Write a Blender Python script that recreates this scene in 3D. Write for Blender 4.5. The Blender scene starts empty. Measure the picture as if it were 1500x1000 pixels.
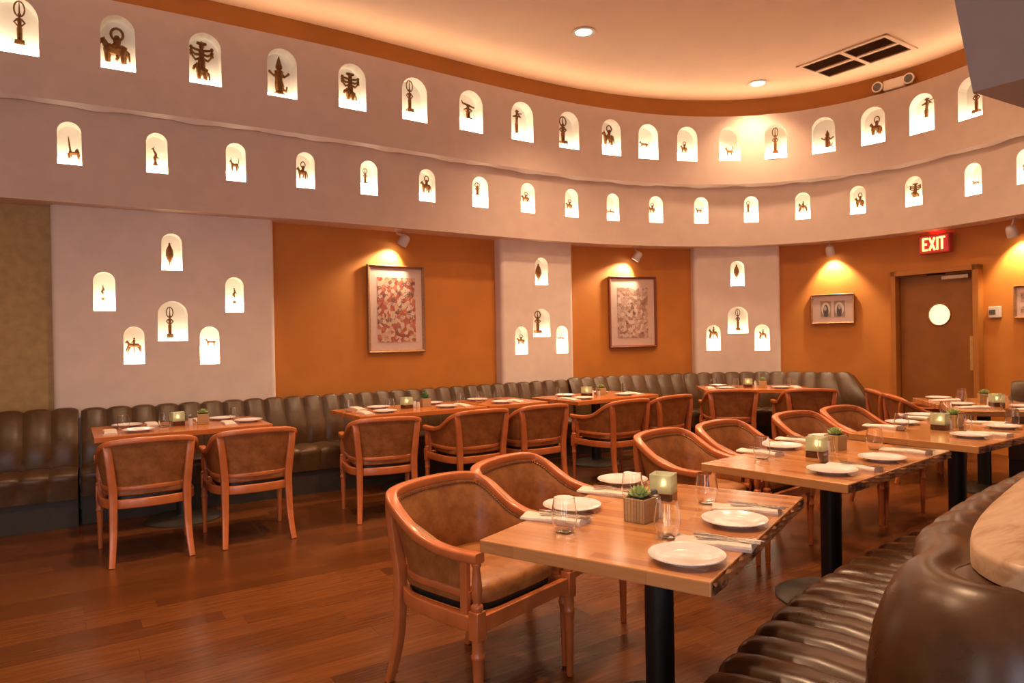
import bpy, bmesh, math, random
from math import sin, cos, pi, radians, atan2, hypot, sqrt
from mathutils import Vector, Matrix
random.seed(7)
COL = bpy.context.scene.collection
SC = bpy.context.scene

# ------------------------------------------------------------------ camera
F, YAW, PIT, ROL, H = 1015.08, radians(32.817), radians(.2434), radians(1.0126), 1.4043
fw = Vector((sin(YAW)*cos(PIT), cos(YAW)*cos(PIT), -sin(PIT)))
_rt = Vector((cos(YAW), -sin(YAW), 0)); _up = _rt.cross(fw)
rt = _rt*cos(ROL) - _up*sin(ROL); up = _rt*sin(ROL) + _up*cos(ROL)
cam = bpy.data.cameras.new('camera'); co = bpy.data.objects.new('camera', cam); COL.objects.link(co)
cam.sensor_width = 36; cam.lens = F*36/1500; cam.clip_start = .05
co.matrix_world = Matrix(((rt.x, up.x, -fw.x, 0), (rt.y, up.y, -fw.y, 0), (rt.z, up.z, -fw.z, H), (0, 0, 0, 1)))
SC.camera = co
def ray(x, y): return fw*F + rt*(x-750) + up*(500-y)
def at(x, y, z):
    d = ray(x, y); t = (z-H)/d.z
    return Vector((d.x*t, d.y*t, z))

# ------------------------------------------------------------------ curved wall line
K = 1.062
_raw = [(-5,6.5),(-3.5,6.5),(-2,6.5),(-.4,6.5),(.8,6.46),(1.6,6.45),(2.25,6.45),(3,6.49),(3.8,6.54),(4.3,6.56),(5.1,6.56),(5.95,6.45),
        (6.66,6.24),(7.3,5.88),(7.68,5.53),(8.0,4.93),(8.14,4.19),(8.04,3.43),(7.92,2.97),(7.6,2.2),(7.25,1.5)]
_raw = [Vector((x*K, y*K)) for x, y in _raw]
def _cr(p):
    out = []
    for i in range(len(p)-1):
        a, b, c, d = p[max(i-1,0)], p[i], p[i+1], p[min(i+2,len(p)-1)]
        n = max(2, int((c-b).length/.03))
        for k in range(n):
            t = k/n
            out.append(.5*((2*b)+(c-a)*t+(2*a-5*b+4*c-d)*t*t+(3*b-3*c+d-a)*t**3))
    out.append(p[-1].copy()); return out
class Path:
    def __init__(s, pts, smooth=0, step=.05):
        p = _cr(pts)
        for it in range(2):
            L = [0]
            for i in range(1, len(p)): L.append(L[-1]+(p[i]-p[i-1]).length)
            n = int(L[-1]/step); q = []; j = 0
            for k in range(n+1):
                t = L[-1]*k/n
                while j < len(L)-2 and L[j+1] < t: j += 1
                u = (t-L[j])/max(1e-9, L[j+1]-L[j]); q.append(p[j].lerp(p[j+1], u))
            p = q
            if it == 0:
                for _ in range(smooth):
                    p = [p[0]]+[(p[i-1]+p[i]*2+p[i+1])/4 for i in range(1,len(p)-1)]+[p[-1]]
        s.p = p; s.step = L[-1]/n; s.L = L[-1]
        s.nr = []
        for i in range(len(p)):
            t = (p[min(i+1,len(p)-1)]-p[max(i-1,0)]).normalized(); s.nr.append(Vector((t.y,-t.x)))
    def idx(s, d):
        u = max(0, min(len(s.p)-1.001, d/s.step)); i = int(u); return i, u-i
    def pt(s, d, off=0):          # off > 0 : away from the room
        i, f = s.idx(d); n = s.nr[i].lerp(s.nr[i+1], f)
        e = 0
        if d < 0: e = d
        if d > s.L: e = d-s.L
        q = s.p[i].lerp(s.p[i+1], f) - n*off
        return q + Vector((-n.y, n.x))*e
    def nrm(s, d):
        i, f = s.idx(d); return s.nr[i].lerp(s.nr[i+1], f).normalized()
    def hit(s, x, y, off=0):      # where a sight line meets the surface: (distance along, height)
        d = ray(x, y); h = Vector((d.x, d.y)); best = None
        def cr(a, b): return a.x*b.y-a.y*b.x
        prev = s.p[0]-s.nr[0]*off
        for i in range(1, len(s.p)):
            cur = s.p[i]-s.nr[i]*off
            a = cr(h, prev); b = cr(h, cur)
            if a > 0 >= b:
                f = a/(a-b); q = prev.lerp(cur, f); t = q.dot(h)/h.dot(h)
                if t > 0: return (i-1+f)*s.step, H+d.z*t
            prev = cur
        raise ValueError('no hit %s %s' % (x, y))
W = Path(_raw, smooth=60)
ZB, ZL, ZT, ZC = 2.612, 3.431, 4.343, 4.66      # lower frieze bottom, ledge, frieze top, ceiling
OU = -.09                                      # upper frieze stands proud of the lower one
OW = .30                                       # orange wall behind the lower frieze
OP = .16                                       # face of the white piers
def P3(s, off, z):
    q = W.pt(s, off); return Vector((q.x, q.y, z))

# ------------------------------------------------------------------ materials
def new_mat(name):
    m = bpy.data.materials.new(name); m.use_nodes = True
    nt = m.node_tree; b = nt.nodes['Principled BSDF']; return m, nt, b
def N(nt, t, **kw):
    n = nt.nodes.new(t)
    for k, v in kw.items(): setattr(n, k, v)
    return n
def ramp(nt, stops):
    r = N(nt, 'ShaderNodeValToRGB'); e = r.color_ramp.elements
    while len(e) > 2: e.remove(e[-1])
    e[0].position, e[0].color = stops[0][0], (*stops[0][1], 1)
    e[1].position, e[1].color = stops[-1][0], (*stops[-1][1], 1)
    for p, c in stops[1:-1]:
        x = e.new(p); x.color = (*c, 1)
    return r
def plain(name, col, rough=.5, metal=0, noise=0, scale=30, spec=None, bump=0, coat=0):
    m, nt, b = new_mat(name)
    b.inputs['Roughness'].default_value = rough; b.inputs['Metallic'].default_value = metal
    if spec is not None: b.inputs['Specular IOR Level'].default_value = spec
    if coat: b.inputs['Coat Weight'].default_value = coat; b.inputs['Coat Roughness'].default_value = .15
    tc = N(nt, 'ShaderNodeTexCoord'); nz = N(nt, 'ShaderNodeTexNoise'); nz.inputs['Scale'].default_value = scale; nz.inputs['Detail'].default_value = 5
    nt.links.new(tc.outputs['Object'], nz.inputs['Vector'])
    a = tuple(c*(1-noise) for c in col); d = tuple(min(1, c*(1+noise)) for c in col)
    r = ramp(nt, [(.3, a), (.7, d)]); nt.links.new(nz.outputs['Fac'], r.inputs['Fac']); nt.links.new(r.outputs['Color'], b.inputs['Base Color'])
    if bump:
        bp = N(nt, 'ShaderNodeBump'); bp.inputs['Strength'].default_value = bump; bp.inputs['Distance'].default_value = .004
        nt.links.new(nz.outputs['Fac'], bp.inputs['Height']); nt.links.new(bp.outputs['Normal'], b.inputs['Normal'])
    return m
def emit(name, col, strength):
    m, nt, b = new_mat(name)
    b.inputs['Base Color'].default_value = (*col, 1); b.inputs['Emission Color'].default_value = (*col, 1); b.inputs['Emission Strength'].default_value = strength
    return m
def staves(name, cols, width, length, rough, grain=.25, coat=0, axis=0, gap=.35, joint=.0018):
    """boards laid along one axis, each with its own tone and grain"""
    m, nt, b = new_mat(name); L = nt.links
    b.inputs['Roughness'].default_value = rough
    if name == 'floor_boards': b.inputs['Specular IOR Level'].default_value = .36
    if coat: b.inputs['Coat Weight'].default_value = coat; b.inputs['Coat Roughness'].default_value = .12
    tc = N(nt, 'ShaderNodeTexCoord'); sp = N(nt, 'ShaderNodeSeparateXYZ'); L.new(tc.outputs['Object'], sp.inputs[0])
    def mth(op, a, bb=None):
        n = N(nt, 'ShaderNodeMath', operation=op)
        for i, v in enumerate((a, bb)):
            if v is None: continue
            if isinstance(v, (int, float)): n.inputs[i].default_value = v
            else: L.new(v, n.inputs[i])
        return n.outputs[0]
    X, Y = (sp.outputs[0], sp.outputs[1]) if axis == 0 else (sp.outputs[1], sp.outputs[0])
    v = mth('DIVIDE', Y, width); row = mth('FLOOR', v)
    w1 = N(nt, 'ShaderNodeTexWhiteNoise', noise_dimensions='1D'); L.new(row, w1.inputs['W'])
    u = mth('ADD', mth('DIVIDE', X, length), mth('MULTIPLY', w1.outputs['Value'], 7.3)); seg = mth('FLOOR', u)
    cb = N(nt, 'ShaderNodeCombineXYZ'); L.new(row, cb.inputs[0]); L.new(seg, cb.inputs[1])
    w2 = N(nt, 'ShaderNodeTexWhiteNoise', noise_dimensions='2D'); L.new(cb.outputs[0], w2.inputs['Vector'])
    mp = N(nt, 'ShaderNodeCombineXYZ')
    L.new(mth('ADD', mth('MULTIPLY', X, 5.), mth('MULTIPLY', w2.outputs['Value'], 31.)), mp.inputs[0]); L.new(mth('MULTIPLY', Y, 60.), mp.inputs[1]); L.new(mth('MULTIPLY', sp.outputs[2], 60.), mp.inputs[2])
    nz = N(nt, 'ShaderNodeTexNoise'); nz.inputs['Scale'].default_value = 1; nz.inputs['Detail'].default_value = 6; nz.inputs['Distortion'].default_value = .6
    L.new(mp.outputs[0], nz.inputs['Vector'])
    f = mth('ADD', mth('MULTIPLY', w2.outputs['Value'], 1-grain), mth('MULTIPLY', nz.outputs['Fac'], grain))
    k = len(cols); r = ramp(nt, [(.1+.8*i/(k-1), c) for i, c in enumerate(cols)]); L.new(f, r.inputs['Fac'])
    fr = mth('FRACT', v); fu = mth('FRACT', u)
    e1 = mth('LESS_THAN', fr, joint/width); e2 = mth('LESS_THAN', fu, joint/length)
    e = mth('MAXIMUM', e1, e2)
    mx = N(nt, 'ShaderNodeMix', data_type='RGBA'); mx.blend_type = 'MULTIPLY'
    L.new(mth('MULTIPLY', e, 1-gap), mx.inputs[0]); L.new(r.outputs['Color'], mx.inputs[6]); mx.inputs[7].default_value = (.15,.1,.08,1)
    L.new(mx.outputs[2], b.inputs['Base Color'])
    bp = N(nt, 'ShaderNodeBump'); bp.inputs['Strength'].default_value = .15; bp.inputs['Distance'].default_value = .003
    L.new(nz.outputs['Fac'], bp.inputs['Height']); L.new(bp.outputs['Normal'], b.inputs['Normal'])
    return m
def leather(name, c0, c1, c2, rough, scale=9, bump=.25):
    m, nt, b = new_mat(name); L = nt.links
    tc = N(nt, 'ShaderNodeTexCoord')
    n1 = N(nt, 'ShaderNodeTexNoise'); n1.inputs['Scale'].default_value = scale; n1.inputs['Detail'].default_value = 8; n1.inputs['Roughness'].default_value = .7
    n2 = N(nt, 'ShaderNodeTexNoise'); n2.inputs['Scale'].default_value = 160; n2.inputs['Detail'].default_value = 3
    L.new(tc.outputs['Object'], n1.inputs['Vector']); L.new(tc.outputs['Object'], n2.inputs['Vector'])
    r = ramp(nt, [(.3, c0), (.5, c1), (.72, c2)]); L.new(n1.outputs['Fac'], r.inputs['Fac']); L.new(r.outputs['Color'], b.inputs['Base Color'])
    r2 = ramp(nt, [(.3, (rough*.8,)*3), (.7, (rough*1.25,)*3)]); L.new(n1.outputs['Fac'], r2.inputs['Fac']); L.new(r2.outputs['Color'], b.inputs['Roughness'])
    bp = N(nt, 'ShaderNodeBump'); bp.inputs['Strength'].default_value = bump; bp.inputs['Distance'].default_value = .002
    L.new(n2.outputs['Fac'], bp.inputs['Height']); L.new(bp.outputs['Normal'], b.inputs['Normal'])
    return m
def glass_mat(name, col=(1,1,1), rough=0., ior=1.45, thin=False):
    m, nt, b = new_mat(name)
    if thin:
        tr = N(nt, 'ShaderNodeBsdfTransparent'); gl = N(nt, 'ShaderNodeBsdfGlossy'); gl.inputs['Roughness'].default_value = .02
        lw = N(nt, 'ShaderNodeMapRange'); fc = N(nt, 'ShaderNodeLayerWeight'); fc.inputs['Blend'].default_value = .5; pw = N(nt, 'ShaderNodeMath', operation='POWER'); pw.inputs[1].default_value = 3; nt.links.new(fc.outputs['Facing'], pw.inputs[0]); nt.links.new(pw.outputs[0], lw.inputs['Value']); lw.inputs['To Min'].default_value = .07; lw.inputs['To Max'].default_value = .6; mx = N(nt, 'ShaderNodeMixShader')
        nt.links.new(lw.outputs[0], mx.inputs[0]); nt.links.new(tr.outputs[0], mx.inputs[1]); nt.links.new(gl.outputs[0], mx.inputs[2])
        tr.inputs['Color'].default_value = (*col, 1)
        nt.links.new(mx.outputs[0], nt.nodes['Material Output'].inputs['Surface']); return m
    b.inputs['Transmission Weight'].default_value = 1; b.inputs['Roughness'].default_value = rough
    b.inputs['IOR'].default_value = ior; b.inputs['Base Color'].default_value = (*col, 1)
    return m
M = {}
M['plaster'] = plain('plaster_white', (.70,.55,.46), .75, noise=.04, scale=6, bump=.03)
M['pier'] = plain('plaster_pier', (.78,.66,.58), .8, noise=.05, scale=5, bump=.03)
M['lip'] = plain('lit_strip_paint', (.85,.74,.66), .6)  # paler than the frieze: brightness of the lit strip is in the colour
M['niche'] = plain('niche_white', (.85,.80,.72), .7)
M['ceiling'] = plain('ceiling_paint', (.76,.55,.41), .8, noise=.03, scale=3)
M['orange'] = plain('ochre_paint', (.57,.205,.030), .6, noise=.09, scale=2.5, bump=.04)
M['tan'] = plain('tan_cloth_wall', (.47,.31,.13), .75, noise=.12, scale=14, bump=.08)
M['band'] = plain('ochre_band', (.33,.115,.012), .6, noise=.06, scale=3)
M['bulk'] = plain('bulkhead_paint', (.42,.40,.43), .8, noise=.03, scale=5)
M['floor'] = staves('floor_boards', [(.040,.011,.003),(.088,.026,.0055),(.135,.042,.009),(.20,.070,.017)], .13, 1.3, .27, grain=.62, gap=.45)
M['block'] = staves('butcher_block', [(.30,.105,.030),(.48,.19,.058),(.60,.27,.092),(.68,.355,.14)], .045, .45, .2, grain=.45, gap=.7, joint=.001, coat=.5, axis=1)
M['block_red'] = staves('red_table_wood', [(.48,.14,.032),(.56,.175,.042),(.62,.21,.055)], .06, .6, .25, grain=.4, gap=.85, joint=.001, coat=.3)
M['cherry'] = plain('cherry_frame', (.52,.150,.042), .3, noise=.12, scale=14, coat=.3)
M['leather'] = leather('tan_leather', (.21,.072,.018), (.32,.12,.031), (.44,.18,.052), .40, scale=14)
M['dark'] = leather('dark_leather', (.054,.026,.0085), (.082,.040,.013), (.120,.060,.020), .38, scale=6)
M['booth'] = leather('brown_leather', (.044,.019,.008), (.074,.032,.0125), (.115,.050,.019), .29, scale=5, bump=.05)
M['plinth'] = plain('dark_plinth', (.035,.026,.017), .6, noise=.15, scale=10)
M['black'] = plain('black_metal', (.012,.012,.013), .42, noise=.2, scale=20)
M['basemetal'] = plain('aged_base', (.035,.028,.02), .5, noise=.3, scale=12)
M['brass'] = plain('old_brass', (.42,.20,.055), .36, 1, noise=.35, scale=60)
M['bronze'] = plain('aged_brass_figure', (.20,.082,.018), .42, .4, noise=.4, scale=40)
M['nail'] = plain('nail_brass', (.30,.15,.06), .35, .8, noise=.2)
M['china'] = plain('white_china', (.82,.79,.78), .15, coat=.5)
M['linen'] = plain('cream_linen', (.80,.70,.60), .85, noise=.06, scale=90, bump=.2)
M['steel'] = plain('steel', (.62,.58,.54), .2, 1, noise=.08)
M['glass'] = glass_mat('clear_glass', ior=1.38)
M['pane'] = glass_mat('picture_glass', thin=True)
M['frost'] = plain('frosted_glass', (.62,.68,.50), .4, noise=.15, scale=40)
M['amber'] = plain('dark_amber_glass', (.10,.035,.012), .15, noise=.2)
M['wax'] = plain('candle_wax', (.85,.75,.55), .5)
M['flame'] = emit('flame', (1,.82,.5), 60)
M['box'] = staves('planter_wood', [(.36,.215,.09),(.48,.31,.14),(.58,.40,.20)], .012, .3, .6, grain=.6, axis=0)
M['soil'] = plain('soil', (.05,.03,.02), .9, noise=.4, scale=80)
M['succ'] = plain('succulent_leaf', (.33,.45,.16), .45, noise=.25, scale=30)
M['succ_dark'] = plain('fern_leaf', (.10,.20,.06), .5, noise=.3, scale=30)
M['white_plastic'] = plain('white_plastic', (.68,.60,.54), .4)
M['grey_plastic'] = plain('dark_plastic', (.10,.09,.085), .4)
M['lamp_white'] = plain('lamp_enamel', (.62,.52,.47), .4)
M['gold'] = plain('gilt_frame', (.38,.19,.085), .38, .35, noise=.25, scale=60)
M['redwood'] = plain('red_frame_wood', (.22,.06,.028), .35, noise=.2, scale=40)
M['mat_board'] = plain('mat_board', (.72,.52,.44), .8, noise=.03)
M['door'] = plain('door_wood', (.27,.095,.016), .42, noise=.14, scale=4)
M['jamb'] = plain('door_frame_paint', (.42,.155,.025), .5, noise=.08, scale=5)
M['vent'] = plain('vent_brown', (.36,.20,.11), .6)
M['niche_glow'] = emit('niche_lamp', (1,.80,.56), 9)
M['downlight'] = emit('downlight_lens', (1,.80,.58), 14)
M['spot_lens'] = emit('spot_lens', (1,.80,.5), 20)
M['cove'] = emit('cove_strip', (1,.70,.42), 19)
M['plate'] = plain('push_plate_brass', (.62,.40,.14), .35, .5, noise=.1)
M['porthole'] = emit('porthole_light', (.83,.86,.56), 1.0)
M['exit_red'] = plain('exit_housing', (.55,.06,.05), .4)
M['exit_face'] = emit('exit_face', (.80,.06,.05), .2)
M['exit_letter'] = emit('exit_letter', (1,.62,.16), 3.2)

# ------------------------------------------------------------------ mesh helpers
class MB:
    def __init__(s): s.v = []; s.f = []
    def add(s, vs, fs):
        o = len(s.v); s.v += [Vector(v) for v in vs]; s.f += [tuple(i+o for i in f) for f in fs]; return s
    def box(s, c, d, rz=0, taper=1):
        c = Vector(c); x, y, z = d[0]/2, d[1]/2, d[2]/2; R = Matrix.Rotation(rz, 3, 'Z'); vs = []
        for k, sz in ((1, -1), (taper, 1)):
            for sx, sy in ((-1,-1),(1,-1),(1,1),(-1,1)): vs.append(c+R @ Vector((sx*x*k, sy*y*k, sz*z)))
        return s.add(vs, [(3,2,1,0),(4,5,6,7),(0,1,5,4),(1,2,6,5),(2,3,7,6),(3,0,4,7)])
    def sweep(s, pts, sec, upv=Vector((0,0,1)), closed=False, scale=None, cap=True):
        """carry a closed 2-D section (side, up) along a line of points"""
        pts = [Vector(p) for p in pts]; n = len(pts); k = len(sec); vs = []; fs = []
        for i, p in enumerate(pts):
            a = pts[i-1] if (i > 0 or closed) else pts[0]; b = pts[(i+1) % n] if (i < n-1 or closed) else pts[-1]
            t = (b-a).normalized(); sd = t.cross(upv)
            if sd.length < 1e-4: sd = Vector((1,0,0))
            sd.normalize(); u = sd.cross(t).normalized()
            q = scale[i] if scale else 1
            if not isinstance(q, tuple): q = (q, q)
            for x, y in sec: vs.append(p+sd*x*q[0]+u*y*q[1])
        m = n if closed else n-1
        for i in range(m):
            for j in range(k):
                a, b = i*k+j, i*k+(j+1) % k; c, d = ((i+1) % n)*k+(j+1) % k, ((i+1) % n)*k+j
                fs.append((a, b, c, d))
        if cap and not closed:
            fs.append(tuple(range(k))[::-1]); fs.append(tuple(range((n-1)*k, n*k)))
        return s.add(vs, fs)
    def tube(s, pts, r, k=8):
        n = len(pts); rs = r if isinstance(r, (list, tuple)) else [r]*n
        sec = [(cos(2*pi*j/k), sin(2*pi*j/k)) for j in range(k)]
        pts = [Vector(p) for p in pts]; d = pts[-1]-pts[0]
        upv = Vector((0,0,1)) if abs(d.z) < .9*max(d.length,1e-6) else Vector((0,1,0))
        return s.sweep(pts, sec, upv, scale=list(rs))
    def ball(s, c, r, k=8, m=6):
        c = Vector(c); r = r if isinstance(r, (tuple, list)) else (r, r, r); vs = [c+Vector((0,0,-r[2]))]; fs = []
        for i in range(1, m):
            a = -pi/2+pi*i/m
            for j in range(k): vs.append(c+Vector((r[0]*cos(a)*cos(2*pi*j/k), r[1]*cos(a)*sin(2*pi*j/k), r[2]*sin(a))))
        vs.append(c+Vector((0,0,r[2]))); e = len(vs)-1
        for j in range(k):
            fs.append((0, 1+(j+1) % k, 1+j)); fs.append((e, e-k+j, e-k+(j+1) % k))
            for i in range(m-2): fs.append((1+i*k+j, 1+i*k+(j+1) % k, 1+(i+1)*k+(j+1) % k, 1+(i+1)*k+j))
        return s.add(vs, fs)
    def lathe(s, prof, k=24, c=(0,0,0), sq=0):
        c = Vector(c); vs = []; fs = []; n = len(prof)
        for r, z in prof:
            for j in range(k): vs.append(c+Vector((r*cos(2*pi*j/k), r*sin(2*pi*j/k), z)))
        for i in range(n-1):
            for j in range(k): fs.append((i*k+j, i*k+(j+1) % k, (i+1)*k+(j+1) % k, (i+1)*k+j))
        if prof[0][0] > 1e-6: fs.append(tuple(range(k))[::-1])
        if prof[-1][0] > 1e-6: fs.append(tuple(range((n-1)*k, n*k)))
        return s.add(vs, fs)
    def prism(s, poly, z0, z1):
        n = len(poly); vs = [(x, y, z0) for x, y in poly]+[(x, y, z1) for x, y in poly]
        return s.add(vs, [tuple(range(n))[::-1], tuple(range(n, 2*n))]+[(i, (i+1) % n, n+(i+1) % n, n+i) for i in range(n)])
    def grid(s, rows, closed_u=False):
        n = len(rows); m = len(rows[0]); vs = [p for r in rows for p in r]; fs = []
        for i in range(n-1):
            for j in range(m if closed_u else m-1): fs.append((i*m+j, i*m+(j+1) % m, (i+1)*m+(j+1) % m, (i+1)*m+j))
        return s.add(vs, fs)
    def build(s, name, mat, parent=None, smooth=False, bevel=0, sub=0, weld=False, seg=2):
        me = bpy.data.meshes.new(name); me.from_pydata([tuple(v) for v in s.v], [], s.f)
        bm = bmesh.new(); bm.from_mesh(me)
        bmesh.ops.remove_doubles(bm, verts=bm.verts, dist=1e-6)
        bmesh.ops.recalc_face_normals(bm, faces=bm.faces)
        bm.to_mesh(me); bm.free()
        me.materials.append(mat)
        o = bpy.data.objects.new(name, me); COL.objects.link(o)
        if parent: o.parent = parent
        if smooth:
            for p in me.polygons: p.use_smooth = True
            me.set_sharp_from_angle(angle=radians(38))
        if bevel:
            b = o.modifiers.new('b', 'BEVEL'); b.width = bevel; b.segments = seg; b.limit_method = 'ANGLE'; b.angle_limit = radians(40)
        if sub:
            u = o.modifiers.new('s', 'SUBSURF'); u.levels = sub; u.render_levels = sub
        return o
def rrect(w, h, r, k=3):
    out = []
    for cx, cy, a0 in ((w/2-r, h/2-r, 0), (-w/2+r, h/2-r, pi/2), (-w/2+r, -h/2+r, pi), (w/2-r, -h/2+r, 3*pi/2)):
        for i in range(k+1):
            a = a0+pi/2*i/k; out.append((cx+r*cos(a), cy+r*sin(a)))
    return out
def thing(name, label, cat, loc=(0,0,0), rz=0, group=None):
    o = bpy.data.objects.new(name, None); COL.objects.link(o); o.empty_display_size = .1
    o.location = loc; o.rotation_euler = (0, 0, rz); return tag(o, label, cat, group)
def tag(o, label, cat, group=None):
    o['label'] = label; o['category'] = cat
    if group: o['group'] = group
    return o
def struct(o):
    o['kind'] = 'structure'; return o
def dup(root, loc, rz, label, group=None):
    r = root.copy(); COL.objects.link(r); r.location = loc; r.rotation_euler = (0, 0, rz); r['label'] = label
    if group: r['group'] = group
    def kids(a, b):
        for ch in list(a.children):
            c = ch.copy(); COL.objects.link(c); c.parent = b; kids(ch, c)
    kids(root, r); return r
ORD = ['first','second','third','fourth','fifth','sixth','seventh','eighth','ninth','tenth','eleventh','twelfth','thirteenth','fourteenth','fifteenth','sixteenth','seventeenth','eighteenth']

# ------------------------------------------------------------------ shell: floor, ceiling, walls
fl = MB().grid([[(-5,-4,0),(13,-4,0)],[(-5,9,0),(13,9,0)]]).build('floor', M['floor']); struct(fl)
ce = MB().box((4,2.5,ZC+.05), (18,13,.1)).build('ceiling', M['ceiling']); struct(ce)
S_END = W.L
def srange(a, b, step=.06):
    n = max(1, int((b-a)/step)); return [a+(b-a)*i/n for i in range(n+1)]
def wall_strip(name, mat, a, b, off, z0, z1, parent=None):
    ss = srange(a, b); o = MB().grid([[P3(s, off, z) for s in ss] for z in (z0, z1)]).build(name, mat, parent, smooth=True); return o
def holed_strip(name, mat, a, b, off, z0, z1, niches, edge_cap=None):
    """a curved wall face with arched openings; niches = (centre, width, bottom, top)"""
    st = {}
    for s in srange(a, b, .08): st[round(s, 4)] = None
    for (c, w, zb, zt) in niches:
        for s in [q for q in st if c-w/2-.004 < q < c+w/2+.004]: del st[s]
        K2 = 14
        for i in range(K2+1):
            t = pi-pi*i/K2; st[round(c+w/2*cos(t), 5)] = (zb, zt-w/2+w/2*sin(t), i, K2)
    ks = sorted(st); idx = {}; mb = MB()
    def V(s, z):
        k = (s, round(z, 5))
        if k not in idx: idx[k] = len(mb.v); mb.v.append(P3(s, off, z))
        return idx[k]
    for p, q in zip(ks, ks[1:]):
        A, B = st[p], st[q]
        inside = A is not None and B is not None and A[2] < A[3] and B[2] > 0
        if inside:
            mb.f.append((V(p,z0), V(q,z0), V(q,B[0]), V(p,A[0])))
            mb.f.append((V(p,A[1]), V(q,B[1]), V(q,z1), V(p,z1)))
        else:
            l = [V(p,z0)]+([] if A is None else [V(p,A[0]), V(p,A[1])])+[V(p,z1)]
            r = [V(q,z0)]+([] if B is None else [V(q,B[0]), V(q,B[1])])+[V(q,z1)]
            mb.f.append(tuple([l[0]]+r+l[:0:-1]))
    return mb.build(name, mat, None, smooth=True)
ND = .15
def niche(c, w, zb, zt, off, parent, plinth, ND=.15):
    mb = MB(); K2 = 14; out = [(c-w/2, zb)]+[(c+w/2*cos(pi-pi*i/K2), zt-w/2+w/2*sin(pi-pi*i/K2)) for i in range(K2+1)]+[(c+w/2, zb)]
    fr = [P3(s, off, z) for s, z in out]; bk = [P3(s, off+ND, z) for s, z in out]; n = len(out)
    mb.add(fr+bk, [(i, (i+1) % n, n+(i+1) % n, n+i) for i in range(n)]+[tuple(range(n, 2*n))])
    o = mb.build('niche', M['niche'], parent)
    # glowing light box on the sill, the figure stands on it
    g = MB(); h = max(.012, plinth); e = .004
    q = [(c-w/2+e, off+.012), (c+w/2-e, off+.012), (c+w/2-e, off+ND-.004), (c-w/2+e, off+ND-.004)]
    vs = [P3(s, f, zb+.002) for s, f in q]+[P3(s, f, zb+h) for s, f in q]
    g.add(vs, [(3,2,1,0),(4,5,6,7),(0,1,5,4),(1,2,6,5),(2,3,7,6),(3,0,4,7)])
    g.build('light_box', M['niche_glow'], o)

# pixel survey of the niches: left, right, top, bottom, then the figure: kind, left, right, top, bottom
UP = [(-2,56.5,-9,76,'halo',21,37,0,68),(147,198,20,100.5,'rider',147,192,40,95),(277,324,47,123,'many',280,313,60,119),(391.5,435,70,141.5,'dancer',395,425,82,140),
 (496,536,93,159,'many',502,527,106,149),(589,625.5,112,175.5,'halo',594,609,117,166),(673,707,130,190.5,'acrobat',677,697,148,176),(749,781,146,203.5,'flute',751,765,160,197),
 (819,848,161.5,215,'halo',818,834,170,212),(882,909.5,175,228,'rider',884,901,183,214),(935.5,964,184,234.5,'dog',937,952,205,217),(992,1021.5,188,238,'rider',998,1008,207,225),
 (1053.5,1084.5,187,236.5,'dog',1063,1075,213,229),(1120,1152.5,183,233,'halo',1130,1142,186,226),(1189,1223.5,173,225,'dancer',1203,1221,190,217),(1261,1296.5,158,211.5,'rider',1274,1292,170,199),
 (1332,1368.5,139.5,196,'flute',1347,1365,143,174),(1403,1439,115,174.5,'halo',1421,1437,121,167)]
LO = [(83.5,119.5,176,239,'llama',97,115,200,234),(214,245.5,194,252.5,'bird',221,235,214,244),(331,360,209,265,'dog',337,351,230,252),(434,461,223,275,'rider',436,452,236,264),
 (528,553,235,284.5,'halo',531,541,246,270),(614,637.5,247,294,'rider',618,633,257,284),(692,715,257,302,'halo',695,706,267,287),(763,783.5,266,310,'rider',765,777,281,297),
 (828,847,276,317,'rider',830,840,292,307),(889,907,284.5,324,'leap',889,902,305,314),(951,971,288,326,'rider',951,961,297,313),(1017,1037.5,289,327,'dog',1019,1030,302,314),
 (1090,1111,287.5,325.5,'halo',1092,1101,294,312),(1165,1187,281.5,321,'leap',1170,1183,294,311),(1245,1268,273,314.5,'rider',1252,1266,282,304),(1326,1351,260,303,'many',1332,1348,268,290),
 (1413,1438,241,288,'dog',1422,1434,262,272),(1489,1513,219,269,'dog',1496,1508,238,252)]
PR = [[(236.5,267,342,396,'leaf',243,255,355,389),(136.5,169,398,455,'idol',146,156,417,440),(330,357,406,457,'idol',339,349,421,445),(231,275,441,499,'halo',243,256,449,495),
       (181,212,478,533,'leap',185,208,494,517),(293,321.5,478,533,'dog',300,319,494,507)],
      [(784,802.5,377,417,'leaf',785,795,386,412),(781,806,452,493,'halo',782,796,455,488),(755,773,478,519,'rider',758,770,490,505),(815,832,477,517,'leap',816,829,491,499)],
      [(1070,1090.5,382,418.5,'leaf',1075,1084,387,409),(1066,1096,449,488,'halo',1076,1087,452,484),(1035,1055.5,476,513,'leap',1039,1053,478,497),(1105.5,1127.5,475,513,'leap',1112,1124,482,497)]]
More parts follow.
